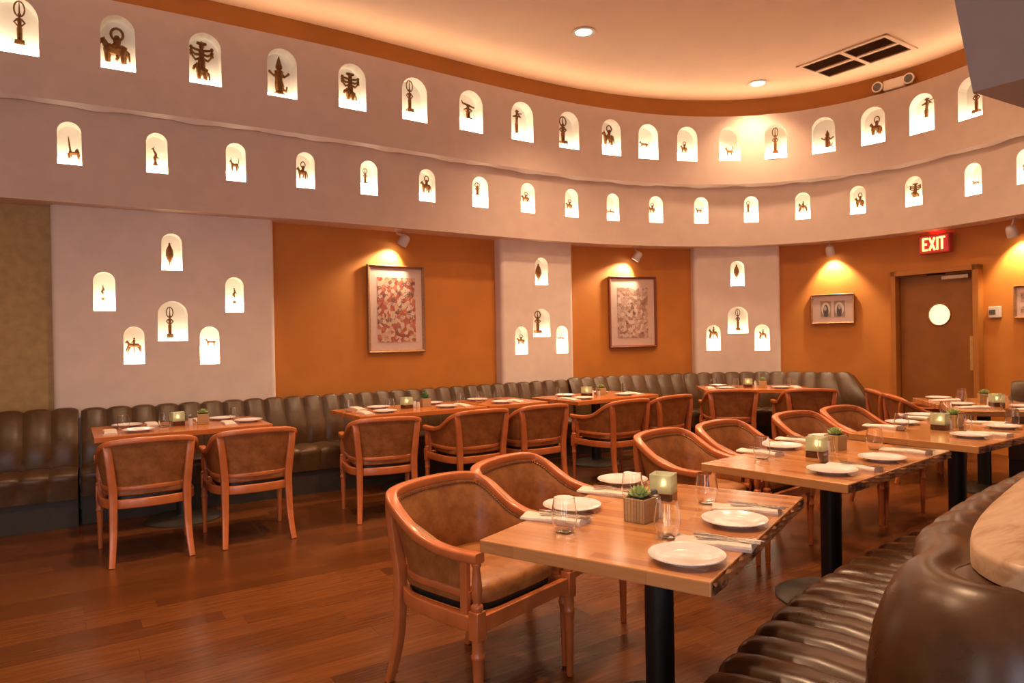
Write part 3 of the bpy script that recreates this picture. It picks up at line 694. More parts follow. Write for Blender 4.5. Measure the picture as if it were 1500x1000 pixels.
def make_chair(label):
    t = thing('armchair', label, 'chair')
    top = fine(full(HALF)); low = fine(full(LOWH))
    MB().sweep(top, rrect(.048,.036,.009)).build('top_rail', M['cherry'], t, smooth=True)
    # upholstered shell between lower rail and top rail
    n = len(top); rows_o = []; rows_i = []
    for r in range(9):
        f = r/8; ro = []; ri = []
        for i in range(n):
            p = low[i].lerp(top[i]-Vector((0,0,.012)), f)
            a = low[max(i-1,0)]; b = low[min(i+1,n-1)]; d = (b-a); nr = Vector((d.y,-d.x,0)).normalized()      # outward? path goes -x -> back -> +x
            ins = Vector((0,0,0)); c = Vector((0,.05,p.z)); v = (c-p); v.z = 0
            if nr.dot(v) > 0: nr = -nr
            puff = .016*sin(pi*f)**.7 if f < 1 else 0
            ro.append(p+nr*(.006+.3*puff*0)); ri.append(p-nr*(.020+puff))
        rows_o.append(ro); rows_i.append(ri)
    # stop the shell at the arm posts
    cut = 3; rows_o = [r[cut:n-cut] for r in rows_o]; rows_i = [r[cut:n-cut] for r in rows_i]
    ring = [a+b[::-1] for a, b in zip(rows_o, rows_i)]
    m = MB().grid(ring, closed_u=True); k = len(ring[0])
    m.f.append(tuple(range(k))[::-1]); m.f.append(tuple(range(8*k, 9*k)))
    bo = m.build('backrest', M['leather'], t, smooth=True)
    # nail-head trim under the rail on the inside
    nt_ = []; rs = []
    src = rows_i[7]; pr = [a.lerp(b, .62) for a, b in zip(rows_i[7], rows_i[8])]
    pts = []
    for i in range(len(pr)-1):
        m_ = max(2, int((pr[i+1]-pr[i]).length/.0032))
        for q in range(m_): pts.append(pr[i].lerp(pr[i+1], q/m_))
    sm = []
    for i, p in enumerate(pts):
        v = Vector((0,.05,p.z))-p; v.z = 0; v.normalize(); sm.append(p+v*.002)
    MB().tube(sm, [.0026+.0036*abs(sin(i*pi/4)) for i in range(len(sm))], 6).build('nailhead_trim', M['nail'], bo, smooth=True)
    MB().sweep([p+Vector((0,0,-.008)) for p in low], rrect(.030,.030,.008)).build('lower_back_rail', M['cherry'], t, smooth=True)
    # seat frame all round
    U = fine([Vector((x,y,.385)) for x, y in ((-.272,.235),(-.276,.1),(-.272,-.05),(-.255,-.14),(-.215,-.215),(-.15,-.252),(0,-.27),(.15,-.252),(.215,-.215),(.255,-.14),(.272,-.05),(.276,.1),(.272,.235))])
    sf = MB().sweep(U, rrect(.030,.058,.006)); sf.build('seat_frame', M['cherry'], t, smooth=True)
    MB().box((0,.238,.385), (.50,.028,.058)).build('front_rail', M['cherry'], t, bevel=.004)
    # cushion
    cpl = []
    for i in range(48):
        a = 2*pi*i/48; c_, s_ = cos(a), sin(a); e = .42
        cpl.append((.252*abs(c_)**e*(1 if c_ > 0 else -1)*(1-.06*(s_ < 0)*abs(s_)), (-.01+.235*abs(s_)**e*(1 if s_ > 0 else -1))))
    lv = [(.93,.425),(1.0,.437),(1.01,.462),(.99,.485),(.94,.497),(.80,.508),(.55,.515),(.28,.518),(.02,.519)]
    MB().grid([[Vector((x*q, y*q+(.0), z)) for x, y in cpl] for q, z in lv], closed_u=True).build('seat', M['leather'], t, smooth=True)
    MB().prism([(x*.95, y*.95) for x, y in cpl], .405, .427).build('seat_base', M['black'], t)
    for g in (-1, 1):
        prof = [(.0001,0),(.0135,.0),(.0145,.01),(.0165,.12),(.0205,.25),(.0215,.262),(.0245,.268),(.0245,.278),(.021,.284),(.0215,.30),(.022,.335)]
        lg = MB(); lg.lathe(prof, 14, (g*.272,.238,0)); lg.box((g*.272,.238,.385), (.046,.046,.105))
        pr2 = [(.020,.436),(.0225,.446),(.0225,.455),(.0135,.464),(.0175,.485),(.0205,.51),(.0165,.56),(.0135,.59),(.0185,.600),(.0185,.608),(.013,.614),(.016,.625)]
        lg.lathe(pr2, 14, (g*.272,.238,0)); lg.build('front_leg', M['cherry'], t, smooth=True, bevel=.003)
        MB().box((g*.270,.178,.525), (.024,.034,.225)).build('arm_post', M['cherry'], t, bevel=.003)
        pts = fine([Vector(p) for p in ((g*.232,-.315,0),(g*.224,-.285,.10),(g*.218,-.262,.22),(g*.216,-.254,.36),(g*.216,-.254,.46),(g*.226,-.264,.58),(g*.238,-.268,.70),(g*.246,-.258,.765))], 4)
        n_ = len(pts); sc = [.78+.30*min(1, i/(n_*.45)) for i in range(n_)]
        MB().sweep(pts, rrect(.046,.036,.008), Vector((0,1,0)), scale=sc).build('rear_leg', M['cherry'], t, smooth=True)
    return t
def face(dx, dy): return atan2(-dx, dy)       # rotation that turns local +Y toward (dx, dy)
T1 = [Vector((1.126,1.964)), Vector((1.41,1.257)), Vector((2.445,1.695))]
def corners(A, u, w, d):                      # A = corner at the chair side, u along the long edge
    n = Vector((u.y, -u.x)); return A, A+n*d, A+n*d+u*w, A+u*w
def dirv(deg): return Vector((cos(radians(deg)), sin(radians(deg))))
# name: (corner A, direction, length, depth, chair-side sign)
TAB = {
 'near': (Vector((1.126,1.964)), dirv(23), 1.14, .765, 'block', 'the nearest table'),
 'second': (Vector((2.726,2.461)), dirv(7.5), 1.25, .74, 'block', 'the second island table'),
 'third': (Vector((4.2855,2.615)), dirv(1.5), 1.25, .76, 'block', 'the third island table'),
 'door': (Vector((6.12,2.74)), dirv(44), 1.25, .76, 'block', 'the far table by the door'),
}
# tables along the wall: chair side is the near edge, so u runs right to left
TAB['left'] = (Vector((1.40,5.76)), dirv(180), 1.24, .76, 'block_red', 'the left table below the broad pier')
TAB['long'] = (Vector((3.44,5.80)), dirv(181), 1.30, .76, 'block_red', 'the long centre wall table')
TAB['square'] = (Vector((4.17,5.80)), dirv(180), .70, .76, 'block_red', 'the short joined wall table')
TAB['corner'] = (Vector((5.60,5.66)), dirv(180+4), 1.22, .76, 'block_red', 'the wall table before the corner')
TAB['curve'] = (Vector((7.36,4.90)), dirv(180-40), 1.25, .76, 'block_red', 'the far curved-corner table')
TAB['edge'] = (Vector((-.50,5.85)), dirv(180), 1.22, .76, 'block_red', 'the table cut off at the left')
LABT = {'near': 'butcher-block table with black column nearest the camera', 'second': 'butcher-block table, second along the curved island banquette', 'third': 'butcher-block table, third along the curved island banquette',
 'door': 'wooden table at far right in front of the door', 'left': 'reddish wooden table with two armchairs below the broad left pier', 'long': 'long reddish table along the wall below the larger picture',
 'square': 'short reddish table joined to the right end of the long wall table', 'corner': 'reddish wall table between the middle pier and the corner', 'curve': 'reddish wall table in the far curved corner', 'edge': 'reddish table end just entering at the left edge'}
TH = .042; TZ = .75
def tabc(k, a, b):                            # point on table k: a along u (0..w), b from the chair edge
    A, u, w, d, *_ = TAB[k]; n = Vector((-u.y, u.x)) if A.y > 4 and False else Vector((u.y, -u.x))
    return A+u*a+n*b
def make_table(k):
    A, u, w, d, mat, ph = TAB[k]; c = tabc(k, w/2, d/2); rz = atan2(u.y, u.x)
    t = thing('dining_table', LABT[k], 'table', (c.x, c.y, 0), rz, 'dining tables')
    MB().box((0,0,TZ-TH/2), (w,d,TH)).build('tabletop', M[mat], t, bevel=.004)
    if mat == 'block':                        # rough live edge on the bench side
        n = 26; tp = []; 
        rws = []
        for j in range(5):
            r = []
            for i in range(n+1):
                x = -w/2+.006+(w-.012)*i/n; r.append(Vector((x, -d/2-.001-.006*abs(sin(i*2.1+j*1.7))-.004*random.random(), TZ-.003-(TH-.006)*j/4)))
            rws.append(r)
        e = MB().grid(rws); e.build('rough_edge', M['bark'], t)
    MB().lathe([(.052,.042),(.052,.685),(.13,.69),(.13,.707),(.0001,.707)], 32).build('column', M['black'], t, smooth=True)
    MB().lathe([(.285,0),(.285,.010),(.27,.018),(.15,.028),(.06,.038),(.058,.045),(.0001,.045)], 40).build('base', M['basemetal'], t, smooth=True)
    return t
m_b, nt, b_ = new_mat('rough_wood_edge'); tc = N(nt,'ShaderNodeTexCoord'); nz = N(nt,'ShaderNodeTexVoronoi'); nz.inputs['Scale'].default_value = 22
nz2 = N(nt,'ShaderNodeTexNoise'); nz2.inputs['Scale'].default_value = 12; nz2.inputs['Detail'].default_value = 6
nt.links.new(tc.outputs['Object'], nz2.inputs['Vector']); r_ = ramp(nt, [(.36,(.07,.026,.01)),(.46,(.42,.18,.065)),(.7,(.60,.30,.12))]); nt.links.new(nz2.outputs['Fac'], r_.inputs['Fac']); nt.links.new(r_.outputs['Color'], b_.inputs['Base Color']); b_.inputs['Roughness'].default_value = .6
M['bark'] = m_b
for k in TAB: make_table(k)
CH = []   # (x, y of the middle between the front legs, facing, label)
def by_table(k, a, gap, turn, label):
    A, u, w, d, *_ = TAB[k]; n = Vector((u.y, -u.x)); p = tabc(k, a, -gap); f = n
    fx = f.x*cos(turn)-f.y*sin(turn); fy = f.x*sin(turn)+f.y*cos(turn)
    CH.append((p.x-fx*.238, p.y-fy*.238, face(fx, fy), label))
CHAIR_AT = [
 ('near', .425, .10, radians(-7), 'cherry-framed tan leather armchair nearest the camera'),
 ('near', 1.035, .12, radians(-2), 'tan leather armchair beside the nearest one, at the same table'),
 ('second', .55, .16, radians(2), 'tan leather armchair at the near end of the second island table'),
 ('second', 1.17, .15, radians(0), 'tan leather armchair at the far end of the second island table'),
 ('third', .40, .15, radians(0), 'tan leather armchair at the near end of the third island table'),
 ('third', 1.02, .15, radians(0), 'tan leather armchair at the far end of the third island table'),
 ('door', .97, -.25, radians(0), 'armchair seen side-on in front of the door, nearer one'),
 ('door', 1.62, -.25, radians(0), 'armchair seen side-on in front of the door, farther one'),
 ('left', .945, .17, 0, 'armchair seen from behind at the left table, left one'),
 ('left', .275, .17, 0, 'armchair seen from behind at the left table, right one'),
 ('long', 1.235, .17, radians(-12), 'armchair seen from behind at the left end of the long wall table'),
 ('long', .47, .17, 0, 'armchair seen from behind in the middle of the long wall tables'),
 ('square', .55, .20, 0, 'armchair seen from behind at the short joined wall table'),
 ('corner', 1.12, .12, 0, 'armchair seen from behind, left one at the wall table before the corner'),
 ('corner', .47, .12, 0, 'armchair seen from behind, right one at the wall table before the corner'),
 ('curve', 1.04, .12, 0, 'armchair seen from behind, left one at the far curved-corner table'),
 ('curve', .22, .12, 0, 'armchair seen from behind, right one at the far curved-corner table'),
]
for r in CHAIR_AT: by_table(*r)
proto = None
for x, y, rz, lab in CH:
    if proto is None:
        proto = make_chair(lab); proto.location = (x, y, 0); proto.rotation_euler = (0,0,rz); proto['group'] = 'cherry armchairs at the dining tables'
    else: dup(proto, (x, y, 0), rz, lab)

# ------------------------------------------------------------------ table ware
def make_plate(): 
    return MB().lathe([(.0001,.004),(.055,.004),(.06,0),(.066,0),(.072,.006),(.108,.017),(.112,.019),(.111,.0215),(.105,.0205),(.074,.0105),(.066,.0085),(.0001,.0085)], 40).build('plate', M['china'], None, smooth=True)
def make_glass():
    out = [(.0001,0),(.022,.0),(.030,.004),(.039,.022),(.0435,.045),(.0425,.070),(.038,.098),(.0355,.115)]
    inn = [(r-.0018, z) for r, z in out[::-1] if r > .03]; inn = [(.0346,.1155)]+inn[1:]+[(.028,.0045),(.0001,.0032)]
    return MB().lathe(out+inn, 32).build('glass', M['glass'], None, smooth=True)
def make_napkin(seed=0):
    rnd = random.Random(seed); n = 15; mm = 7; rows = []
    for j, zz in enumerate((0, 1)):
        pass
    prof = [(-.045,.0),(-.047,.006),(-.044,.013),(-.03,.016),(0,.0165),(.03,.0155),(.043,.012),(.046,.006),(.043,.0)]
    for i in range(n):
        f = i/(n-1); x = -.12+.24*f; w = 1-.10*sin(pi*f)+.12*max(0, .25-f); lift = .004*sin(f*5)+.003*rnd.random()
        rows.append([Vector((x+.006*sin(y*60+f*3), y*w+.004*sin(f*4), max(0, z*(1.0+.35*max(0,.3-f)*2)+(lift if z > .004 else 0)))) for y, z in prof])
    m = MB().grid(rows); k = len(prof); m.f.append(tuple(range(k))); m.f.append(tuple(range((n-1)*k, n*k))[::-1])
    for i in range(n-1): m.f.append((i*k, (i+1)*k, (i+1)*k+k-1, i*k+k-1))
    return m.build('napkin', M['linen'], None, smooth=True)
def make_fork():
    m = MB(); out = []
    hw = [(-.095,.006),(-.06,.006),(-.01,.0035),(.03,.0035),(.045,.009),(.06,.0115)]
    rows = [[Vector((x, -w, .002*cos(x*30))), Vector((x, w, .002*cos(x*30)))] for x, w in hw]
    top = [[p+Vector((0,0,.0022)) for p in r] for r in rows]
    ring = [[r[0], r[1], t[1], t[0]] for r, t in zip(rows, top)]
    m.grid(ring, closed_u=True); m.f.append((3,2,1,0)); e = len(ring)*4; m.f.append((e-4,e-3,e-2,e-1))
    for y in (-.0095,-.0032,.0032,.0095): m.box((.0765,y,.0005), (.035,.0032,.0022))
    return m.build('fork', M['steel'], None)
def make_knife():
    m = MB(); hw = [(-.105,.005,.006),(-.06,.006,.007),(-.005,.005,.005),(0,.008,.002),(.06,.0095,.0018),(.095,.007,.0016),(.108,.0015,.0014)]
    ring = [[Vector((x,-w,0)),Vector((x,w,0)),Vector((x,w,t)),Vector((x,-w,t))] for x, w, t in hw]
    m.grid(ring, closed_u=True); m.f.append((3,2,1,0)); e = len(ring)*4; m.f.append((e-4,e-3,e-2,e-1))
    return m.build('knife', M['steel'], None)
def make_candle(label):
    t = thing('candle_holder', label, 'candle holder')
    a = .045; pts = rrect(2*a, 2*a, .006, 2); k = len(pts); rows = []
    for z, s in ((.036,1),(.108,1.0),(.108,.93),(.040,.93)): rows.append([Vector((x*s, y*s, z)) for x, y in pts])
    m = MB().grid(rows, closed_u=True); m.f.append(tuple(range(3*k, 4*k))); m.build('shade', M['frost_glass'], t, smooth=True)
    MB().prism(pts, 0, .036).build('base', M['amber'], t)
    cd_ = MB().lathe([(.0001,.041),(.018,.041),(.018,.058),(.0001,.060)], 16).build('candle', M['wax'], t, smooth=True)
    MB().lathe([(.0001,.060),(.004,.066),(.0045,.072),(.002,.082),(.0001,.088)], 10).build('flame', M['flame'], cd_, smooth=True)
    return t
m_f, nt, b_ = new_mat('frosted_shade'); b_.inputs['Base Color'].default_value = (.80,.82,.60,1); b_.inputs['Roughness'].default_value = .45; b_.inputs['Transmission Weight'].default_value = .65
b_.inputs['Subsurface Weight'].default_value = 0
M['frost_glass'] = m_f
def make_planter(label, kind):
    t = thing('planter', label, 'planter'); a = .043
    o = MB().box((0,0,.042), (2*a,2*a,.084)).build('box', M['box'], t, bevel=.003)
    MB().box((0,0,.0835), (1.8*a,1.8*a,.004)).build('soil', M['soil'], t)
    rnd = random.Random(len(label)); m = MB()
    if kind == 'succulent':
        for ring_, (n, l, el) in enumerate(((10,.046,.30),(8,.040,.65),(6,.032,1.0),(4,.022,1.3))):
            for i in range(n):
                a_ = 2*pi*i/n+ring_*.4+rnd.uniform(-.15,.15); e = el+rnd.uniform(-.1,.1); d = Vector((cos(a_)*cos(e), sin(a_)*cos(e), sin(e)))
                b0 = Vector((0,0,.082+.003*ring_)); m.sweep([b0, b0+d*l*.4, b0+d*l*.75+Vector((0,0,.004)), b0+d*l+Vector((0,0,.010))], [(cos(2*pi*j/6), .45*sin(2*pi*j/6)) for j in range(6)], Vector((0,0,1)) if abs(d.z) < .9 else Vector((0,1,0)), scale=[.005,.0105,.0095,.0015])
    else:
        for i in range(26):
            a_ = 2.4*i; e = rnd.uniform(.5,1.45); l = rnd.uniform(.05,.085); d = Vector((cos(a_)*cos(e), sin(a_)*cos(e), sin(e))); b0 = Vector((rnd.uniform(-.015,.015), rnd.uniform(-.015,.015), .082))
            m.sweep([b0, b0+d*l*.5, b0+d*l*.8+Vector((0,0,-.004)), b0+d*l+Vector((0,0,-.012))], [(cos(2*pi*j/5), .25*sin(2*pi*j/5)) for j in range(5)], Vector((0,0,1)) if abs(d.z) < .9 else Vector((0,1,0)), scale=[.002,.008,.008,.001])
    f = m.build('leaves', M['succ' if kind == 'succulent' else 'succ_dark'], t, smooth=True); f['label'] = 'fresh green rosette of leaves' if kind == 'succulent' else 'dark green leafy sprigs'
    return t
def make_shaker(label, cap):
    t = thing('shaker', label, 'shaker')
    MB().lathe([(.0001,0),(.017,0),(.018,.004),(.016,.05),(.014,.062),(.0001,.062)], 16).build('body', M['china'] if cap == 'steel' else M['white_plastic'], t, smooth=True)
    MB().lathe([(.0145,.062),(.0155,.064),(.0150,.074),(.010,.080),(.0001,.081)], 16).build('lid', M[cap], t, smooth=True)
    return t
PRO = {}
def place(kind, maker, p, rz, label, group=None, cat=None, z=TZ):
    if kind not in PRO:
        o = maker(); PRO[kind] = o
        if cat: tag(o, label, cat, group)
        o.location = (p.x, p.y, z); o.rotation_euler = (0,0,rz)
        if group: o['group'] = group
        o['label'] = label; return o
    return dup(PRO[kind], (p.x, p.y, z), rz, label, group)
def setting(k, side, where, plate=None, nap=None, gl=None, cutlery=True, pr=0, nr=0):
    A, u, w, d, mat, ph = TAB[k]; rz = atan2(u.y, u.x)
    if plate is not None and nap is not None:
        dv = nap-plate; v = dirv(math.degrees(rz)); cmp_ = dv.dot(v); sg = 1 if cmp_ > 0 else -1
        if abs(cmp_) < .168 and abs(dv.dot(Vector((-v.y, v.x)))) < .21: nap = nap+v*(sg*.168-cmp_)
    if gl is not None and nap is not None:
        v = dirv(math.degrees(rz+pi/2+nr)); q = gl-nap; al = q.dot(v); ac = q.dot(Vector((-v.y, v.x)))
        if abs(al) < .153 and abs(ac) < .085: gl = gl+v*((.153 if al > 0 else -.153)-al)
    if gl is not None and plate is not None and (gl-plate).length < .162: gl = plate+(gl-plate).normalized()*.162
    if plate: place('plate', make_plate, plate, rz, 'white plate, %s of %s' % (where, ph), 'white plates', 'plate')
    if nap:
        place('napkin', make_napkin, nap, rz+pi/2+nr, 'folded cream napkin, %s of %s' % (where, ph), 'folded napkins', 'napkin')
        if cutlery:
            v = dirv(math.degrees(rz+pi/2+nr)); s_ = Vector((-v.y, v.x))
            place('fork', make_fork, nap+v*-.045+s_*.014, rz+pi/2+nr+pi, 'steel fork on the napkin, %s of %s' % (where, ph), 'forks', 'fork', TZ+.0235)
            place('knife', make_knife, nap+v*-.04-s_*.014, rz+pi/2+nr+pi, 'steel knife on the napkin, %s of %s' % (where, ph), 'knives', 'knife', TZ+.0225)
    if gl: place('glass', make_glass, gl, 0, 'clear stemless glass, %s of %s' % (where, ph), 'stemless glasses', 'glass')
def g(x, y): v = at(x, y, TZ); return Vector((v.x, v.y))
# nearest table, read off the photograph
setting('near', 0, 'left chair side', g(838,745), g(812,762), g(827,778), nr=.1)
setting('near', 0, 'right chair side', g(912,707), g(888,723), g(914,733))
setting('near', 0, 'left bench side', g(1006,820), g(1046,798), g(984,787), nr=.15)
setting('near', 0, 'right bench side', g(1076,767), g(1092,748), g(1045,737), nr=.15)
setting('second', 0, 'left chair side', g(1146,656), g(1112,664), g(1116,671))
setting('second', 0, 'right chair side', g(1212,643), g(1166,646), None)
setting('second', 0, 'left bench side', g(1219,692), g(1245,687), g(1228,680))
setting('second', 0, 'right bench side', g(1292,674), g(1325,662), g(1304,660))
setting('third', 0, 'left chair side', g(1322,621), g(1292,626), g(1318,630), False)
setting('third', 0, 'right chair side', g(1352,610), g(1338,613), g(1360,610), False)
setting('third', 0, 'left bench side', g(1422,640), g(1447,637), g(1413,632), False)
setting('third', 0, 'right bench side', g(1468,627), g(1440,622), g(1451,622), False)
def centre(k, c, pl, sh, kind='succulent', sh2=None):
    ph = TAB[k][5]; A, u, *_ = TAB[k]; rz = atan2(u.y, u.x)
    if c: place('candle', lambda: make_candle('x'), c, rz+.1, 'glowing frosted candle cube on %s' % ph, 'candle cubes')
    if pl: place('planter_'+kind, lambda: make_planter('x', kind), pl, rz-.12, 'small wooden planter of %s on %s' % ('green succulent' if kind == 'succulent' else 'dark leaves', ph), 'table planters')
    if sh: place('shaker_s', lambda: make_shaker('x', 'steel'), sh, 0, 'white shaker with steel lid on %s' % ph, 'shakers')
    if sh2: place('shaker_p', lambda: make_shaker('x', 'grey_plastic'), sh2, 0, 'white shaker with dark lid on %s' % ph, 'shakers')
centre('near', g(972,733), g(938,762), g(962,757), sh2=g(958,748))
centre('second', g(1197,669), g(1224,658), g(1213,664))
centre('third', g(1377,629), g(1397,625), g(1391,628))
centre('door', g(1460,595), g(1442,590), g(1449,592))
def T(k, a, b): A, u, w, d, *_ = TAB[k]; return tabc(k, a*w, b*d)
setting('door', 0, 'left end', T('door', .9, .25), T('door', .72, .22), T('door', .8, .45), False)
setting('door', 0, 'near end', T('door', .40, .20), T('door', .2, .2), T('door', .55, .3), False)
setting('door', 0, 'right end', T('door', .25, .75), T('door', .1, .7), T('door', .15, .5), False)
# wall tables: a runs right to left, b from the chair edge to the bench
setting('left', 0, 'left chair side', T('left', .76, .26), T('left', .91, .28), T('left', .83, .55), False)
setting('left', 0, 'right chair side', T('left', .10, .40), T('left', .22, .28), T('left', .14, .52), False)
setting('left', 0, 'left bench side', T('left', .80, .80), T('left', .66, .72), T('left', .60, .52), False)
setting('left', 0, 'right bench side', T('left', .22, .82), T('left', .36, .8), None, False)
centre('left', T('left', .52, .55), T('left', .37, .52), T('left', .445, .58), 'succulent', T('left', .455, .42))
setting('long', 0, 'left chair side', T('long', .76, .24), T('long', .90, .24), T('long', .70, .36), False)
setting('long', 0, 'left bench side', T('long', .68, .76), T('long', .83, .78), T('long', .94, .62), False)
setting('long', 0, 'right chair side', T('long', .26, .26), T('long', .12, .24), T('long', .06, .50), False)
setting('long', 0, 'right bench side', T('long', .22, .80), None, None, False)
centre('long', T('long', .52, .50), T('long', .36, .52), T('long', .44, .56), 'leafy', T('long', .45, .42))
setting('square', 0, 'chair side', T('square', .62, .26), T('square', .36, .26), T('square', .86, .5), False)
setting('square', 0, 'bench side', T('square', .70, .8), None, T('square', .46, .62), False)
setting('corner', 0, 'left chair side', T('corner', .80, .24), T('corner', .93, .26), T('corner', .88, .6), False)
setting('corner', 0, 'left bench side', T('corner', .72, .78), None, None, False)
setting('corner', 0, 'right chair side', T('corner', .28, .26), T('corner', .16, .26), T('corner', .12, .5), False)
setting('corner', 0, 'right bench side', T('corner', .28, .8), None, None, False)
centre('corner', T('corner', .60, .52), T('corner', .42, .52), T('corner', .51, .55), 'succulent', T('corner', .52, .4))
setting('curve', 0, 'left chair side', T('curve', .78, .24), T('curve', .92, .24), T('curve', .86, .6), False)
setting('curve', 0, 'left bench side', T('curve', .8, .8), None, T('curve', .66, .5), False)
setting('curve', 0, 'right chair side', T('curve', .26, .26), T('curve', .12, .24), T('curve', .16, .5), False)
centre('curve', T('curve', .54, .5), T('curve', .40, .5), T('curve', .47, .5))

def add_light(kind, name, loc, energy, col, **kw):
    l = bpy.data.lights.new(name, kind); l.energy = energy; l.color = col
    for k, v in kw.items(): setattr(l, k, v)
    o = bpy.data.objects.new(name, l); COL.objects.link(o); o.location = loc; return o
def aim(o, tgt): o.rotation_euler = (Vector(tgt)-o.location).to_track_quat('-Z', 'Y').to_euler()
# ------------------------------------------------------------------ pictures, door, sign, fixtures
def wall_frame(s, off, z):                    # local x along the wall to the right, -y into the room
    n = W.nrm(s); p = P3(s, off, z); return p, atan2(n.x, -n.y)
def picture(label, xa, xb, ya, yb, fwid, matw, art, frame_mat, prints=1):
    sa, zt = W.hit(xa, ya, OW-.02); sb, zb = W.hit(xb, yb, OW-.02); zt2 = W.hit(xb, ya, OW-.02)[1]; zt = (zt+zt2)/2
    w = sb-sa; h = zt-zb; c, rz = wall_frame((sa+sb)/2, OW-.008, (zt+zb)/2)
    pa, pb = W.pt(sa, OW-.008), W.pt(sb, OW-.008); w = (pb-pa).length; rz = atan2((pb-pa).y, (pb-pa).x); c = Vector((*((pa+pb)/2), c.z))
    t = thing('framed_picture', label, 'picture', c, rz, 'framed pictures')
    sec = [(0,0),(0,-.030),(-.3*fwid,-.036),(-.6*fwid,-.026),(-fwid,-.022),(-fwid,0)]
    cs_ = [(-w/2,-h/2),(w/2,-h/2),(w/2,h/2),(-w/2,h/2)]; rows = []
    for x, z in cs_:
        sx, sz = (1 if x > 0 else -1), (1 if z > 0 else -1)
        rows.append([Vector((x+sx*a, b, z+sz*a)) for a, b in sec])
    rows.append(rows[0]); MB().grid(rows, closed_u=True).build('frame', frame_mat, t, bevel=.002)
    iw, ih = w-2*fwid, h-2*fwid
    MB().box((0,-.006,0), (iw+.01,.008,ih+.01)).build('mat_board', M['mat_board'], t)
    if prints == 1: MB().box((0,-.0115,-.01*h), (iw-2*matw, .003, ih-2.2*matw)).build('print', art, t)
    else:
        for k in (-1, 1): MB().box((k*iw*.17+.0,-.0115,0), (iw*.27,.003,ih*.60)).build('print', art if k < 0 else M['art_d'], t)
    MB().grid([[(-iw/2-.002,-.020,-ih/2-.002),(iw/2+.002,-.020,-ih/2-.002)],[(-iw/2-.002,-.020,ih/2+.002),(iw/2+.002,-.020,ih/2+.002)]]).build('glass_pane', M['pane'], t)
    return t
def art(name, stops, scale, seed, big=2.2):
    m, nt, b = new_mat(name); L = nt.links; tc = N(nt,'ShaderNodeTexCoord'); mp = N(nt,'ShaderNodeMapping'); mp.inputs['Location'].default_value = (seed, seed*.7, 0); L.new(tc.outputs['Object'], mp.inputs[0])
    vo = N(nt,'ShaderNodeTexVoronoi'); vo.inputs['Scale'].default_value = scale; L.new(mp.outputs[0], vo.inputs['Vector'])
    no = N(nt,'ShaderNodeTexNoise'); no.inputs['Scale'].default_value = scale*big; no.inputs['Detail'].default_value = 5; no.inputs['Roughness'].default_value = .7; L.new(mp.outputs[0], no.inputs['Vector'])
    sp = N(nt,'ShaderNodeSeparateColor'); L.new(vo.outputs['Color'], sp.inputs[0])
    ad = N(nt,'ShaderNodeMath', operation='MULTIPLY_ADD'); L.new(no.outputs['Fac'], ad.inputs[0]); ad.inputs[1].default_value = .9; L.new(sp.outputs[0], ad.inputs[2])
    sb = N(nt,'ShaderNodeMath', operation='MULTIPLY'); L.new(ad.outputs[0], sb.inputs[0]); sb.inputs[1].default_value = .58
    r = ramp(nt, stops); r.color_ramp.interpolation = 'CONSTANT'; L.new(sb.outputs[0], r.inputs['Fac']); L.new(r.outputs['Color'], b.inputs['Base Color']); b.inputs['Roughness'].default_value = .6
    return m
M['art_a'] = art('print_red_figures', [(0,(.03,.012,.014)),(.24,(.42,.10,.06)),(.42,(.55,.17,.10)),(.52,(.62,.42,.28)),(.64,(.70,.52,.40)),(.74,(.20,.08,.06))], 26, 1.3, 3)
M['art_b'] = art('print_brown_scene', [(0,(.10,.045,.04)),(.26,(.40,.22,.17)),(.40,(.58,.38,.30)),(.56,(.72,.56,.48)),(.72,(.30,.14,.11)),(.8,(.66,.48,.38))], 24, 5.1, 3)
def portrait(name, flip):
    m, nt, b = new_mat(name); L = nt.links; tc = N(nt,'ShaderNodeTexCoord')
    def oval(loc, sc, lo, hi):
        mp = N(nt,'ShaderNodeMapping'); mp.inputs['Location'].default_value = loc; mp.inputs['Scale'].default_value = sc; L.new(tc.outputs['Generated'], mp.inputs[0])
        gr = N(nt,'ShaderNodeVectorMath', operation='LENGTH'); L.new(mp.outputs[0], gr.inputs[0]); r = ramp(nt, [(lo,(1,1,1)),(hi,(0,0,0))]); L.new(gr.outputs['Value'], r.inputs['Fac']); return r.outputs['Color']
    def mix(f, a, bcol):
        mx = N(nt,'ShaderNodeMix', data_type='RGBA'); L.new(f, mx.inputs[0])
        if isinstance(a, tuple): mx.inputs[6].default_value = (*a,1)
        else: L.new(a, mx.inputs[6])
        mx.inputs[7].default_value = (*bcol,1); return mx.outputs[2]
    c = mix(oval((-1.15,0,-1.15),(2.3,0,2.3),.93,.97), (.40,.26,.18), (.74,.60,.48))
    c = mix(oval((-1.9 if flip else -2.0,0,-.75),(3.9,0,2.2),.9,.98), c, (.10,.07,.07))
    c = mix(oval((-4.2 if flip else -3.6,0,-4.0 if flip else -3.6),(8,0,6.6),.9,.98), c, (.55,.42,.34))
    L.new(c, b.inputs['Base Color']); b.inputs['Roughness'].default_value = .6; return m
M['art_c'] = portrait('print_oval_portrait', False); M['art_d'] = portrait('print_oval_portrait_dark', True)
picture('large portrait-format framed print with red and black figures on ochre wall', 537, 623, 389, 515, .032, .085, M['art_a'], M['gold'])
picture('portrait-format framed brown figure print between the middle and corner piers', 891, 962, 405, 508, .032, .10, M['art_b'], M['redwood'])
picture('small landscape frame with two oval portraits left of the door', 1188, 1252, 430.5, 473, .022, .05, M['art_c'], M['gold'], prints=2)
picture('framed picture cut off by the right edge, beyond the thermostat', 1486, 1553, 416, 464, .020, .05, M['art_b'], M['gold'])
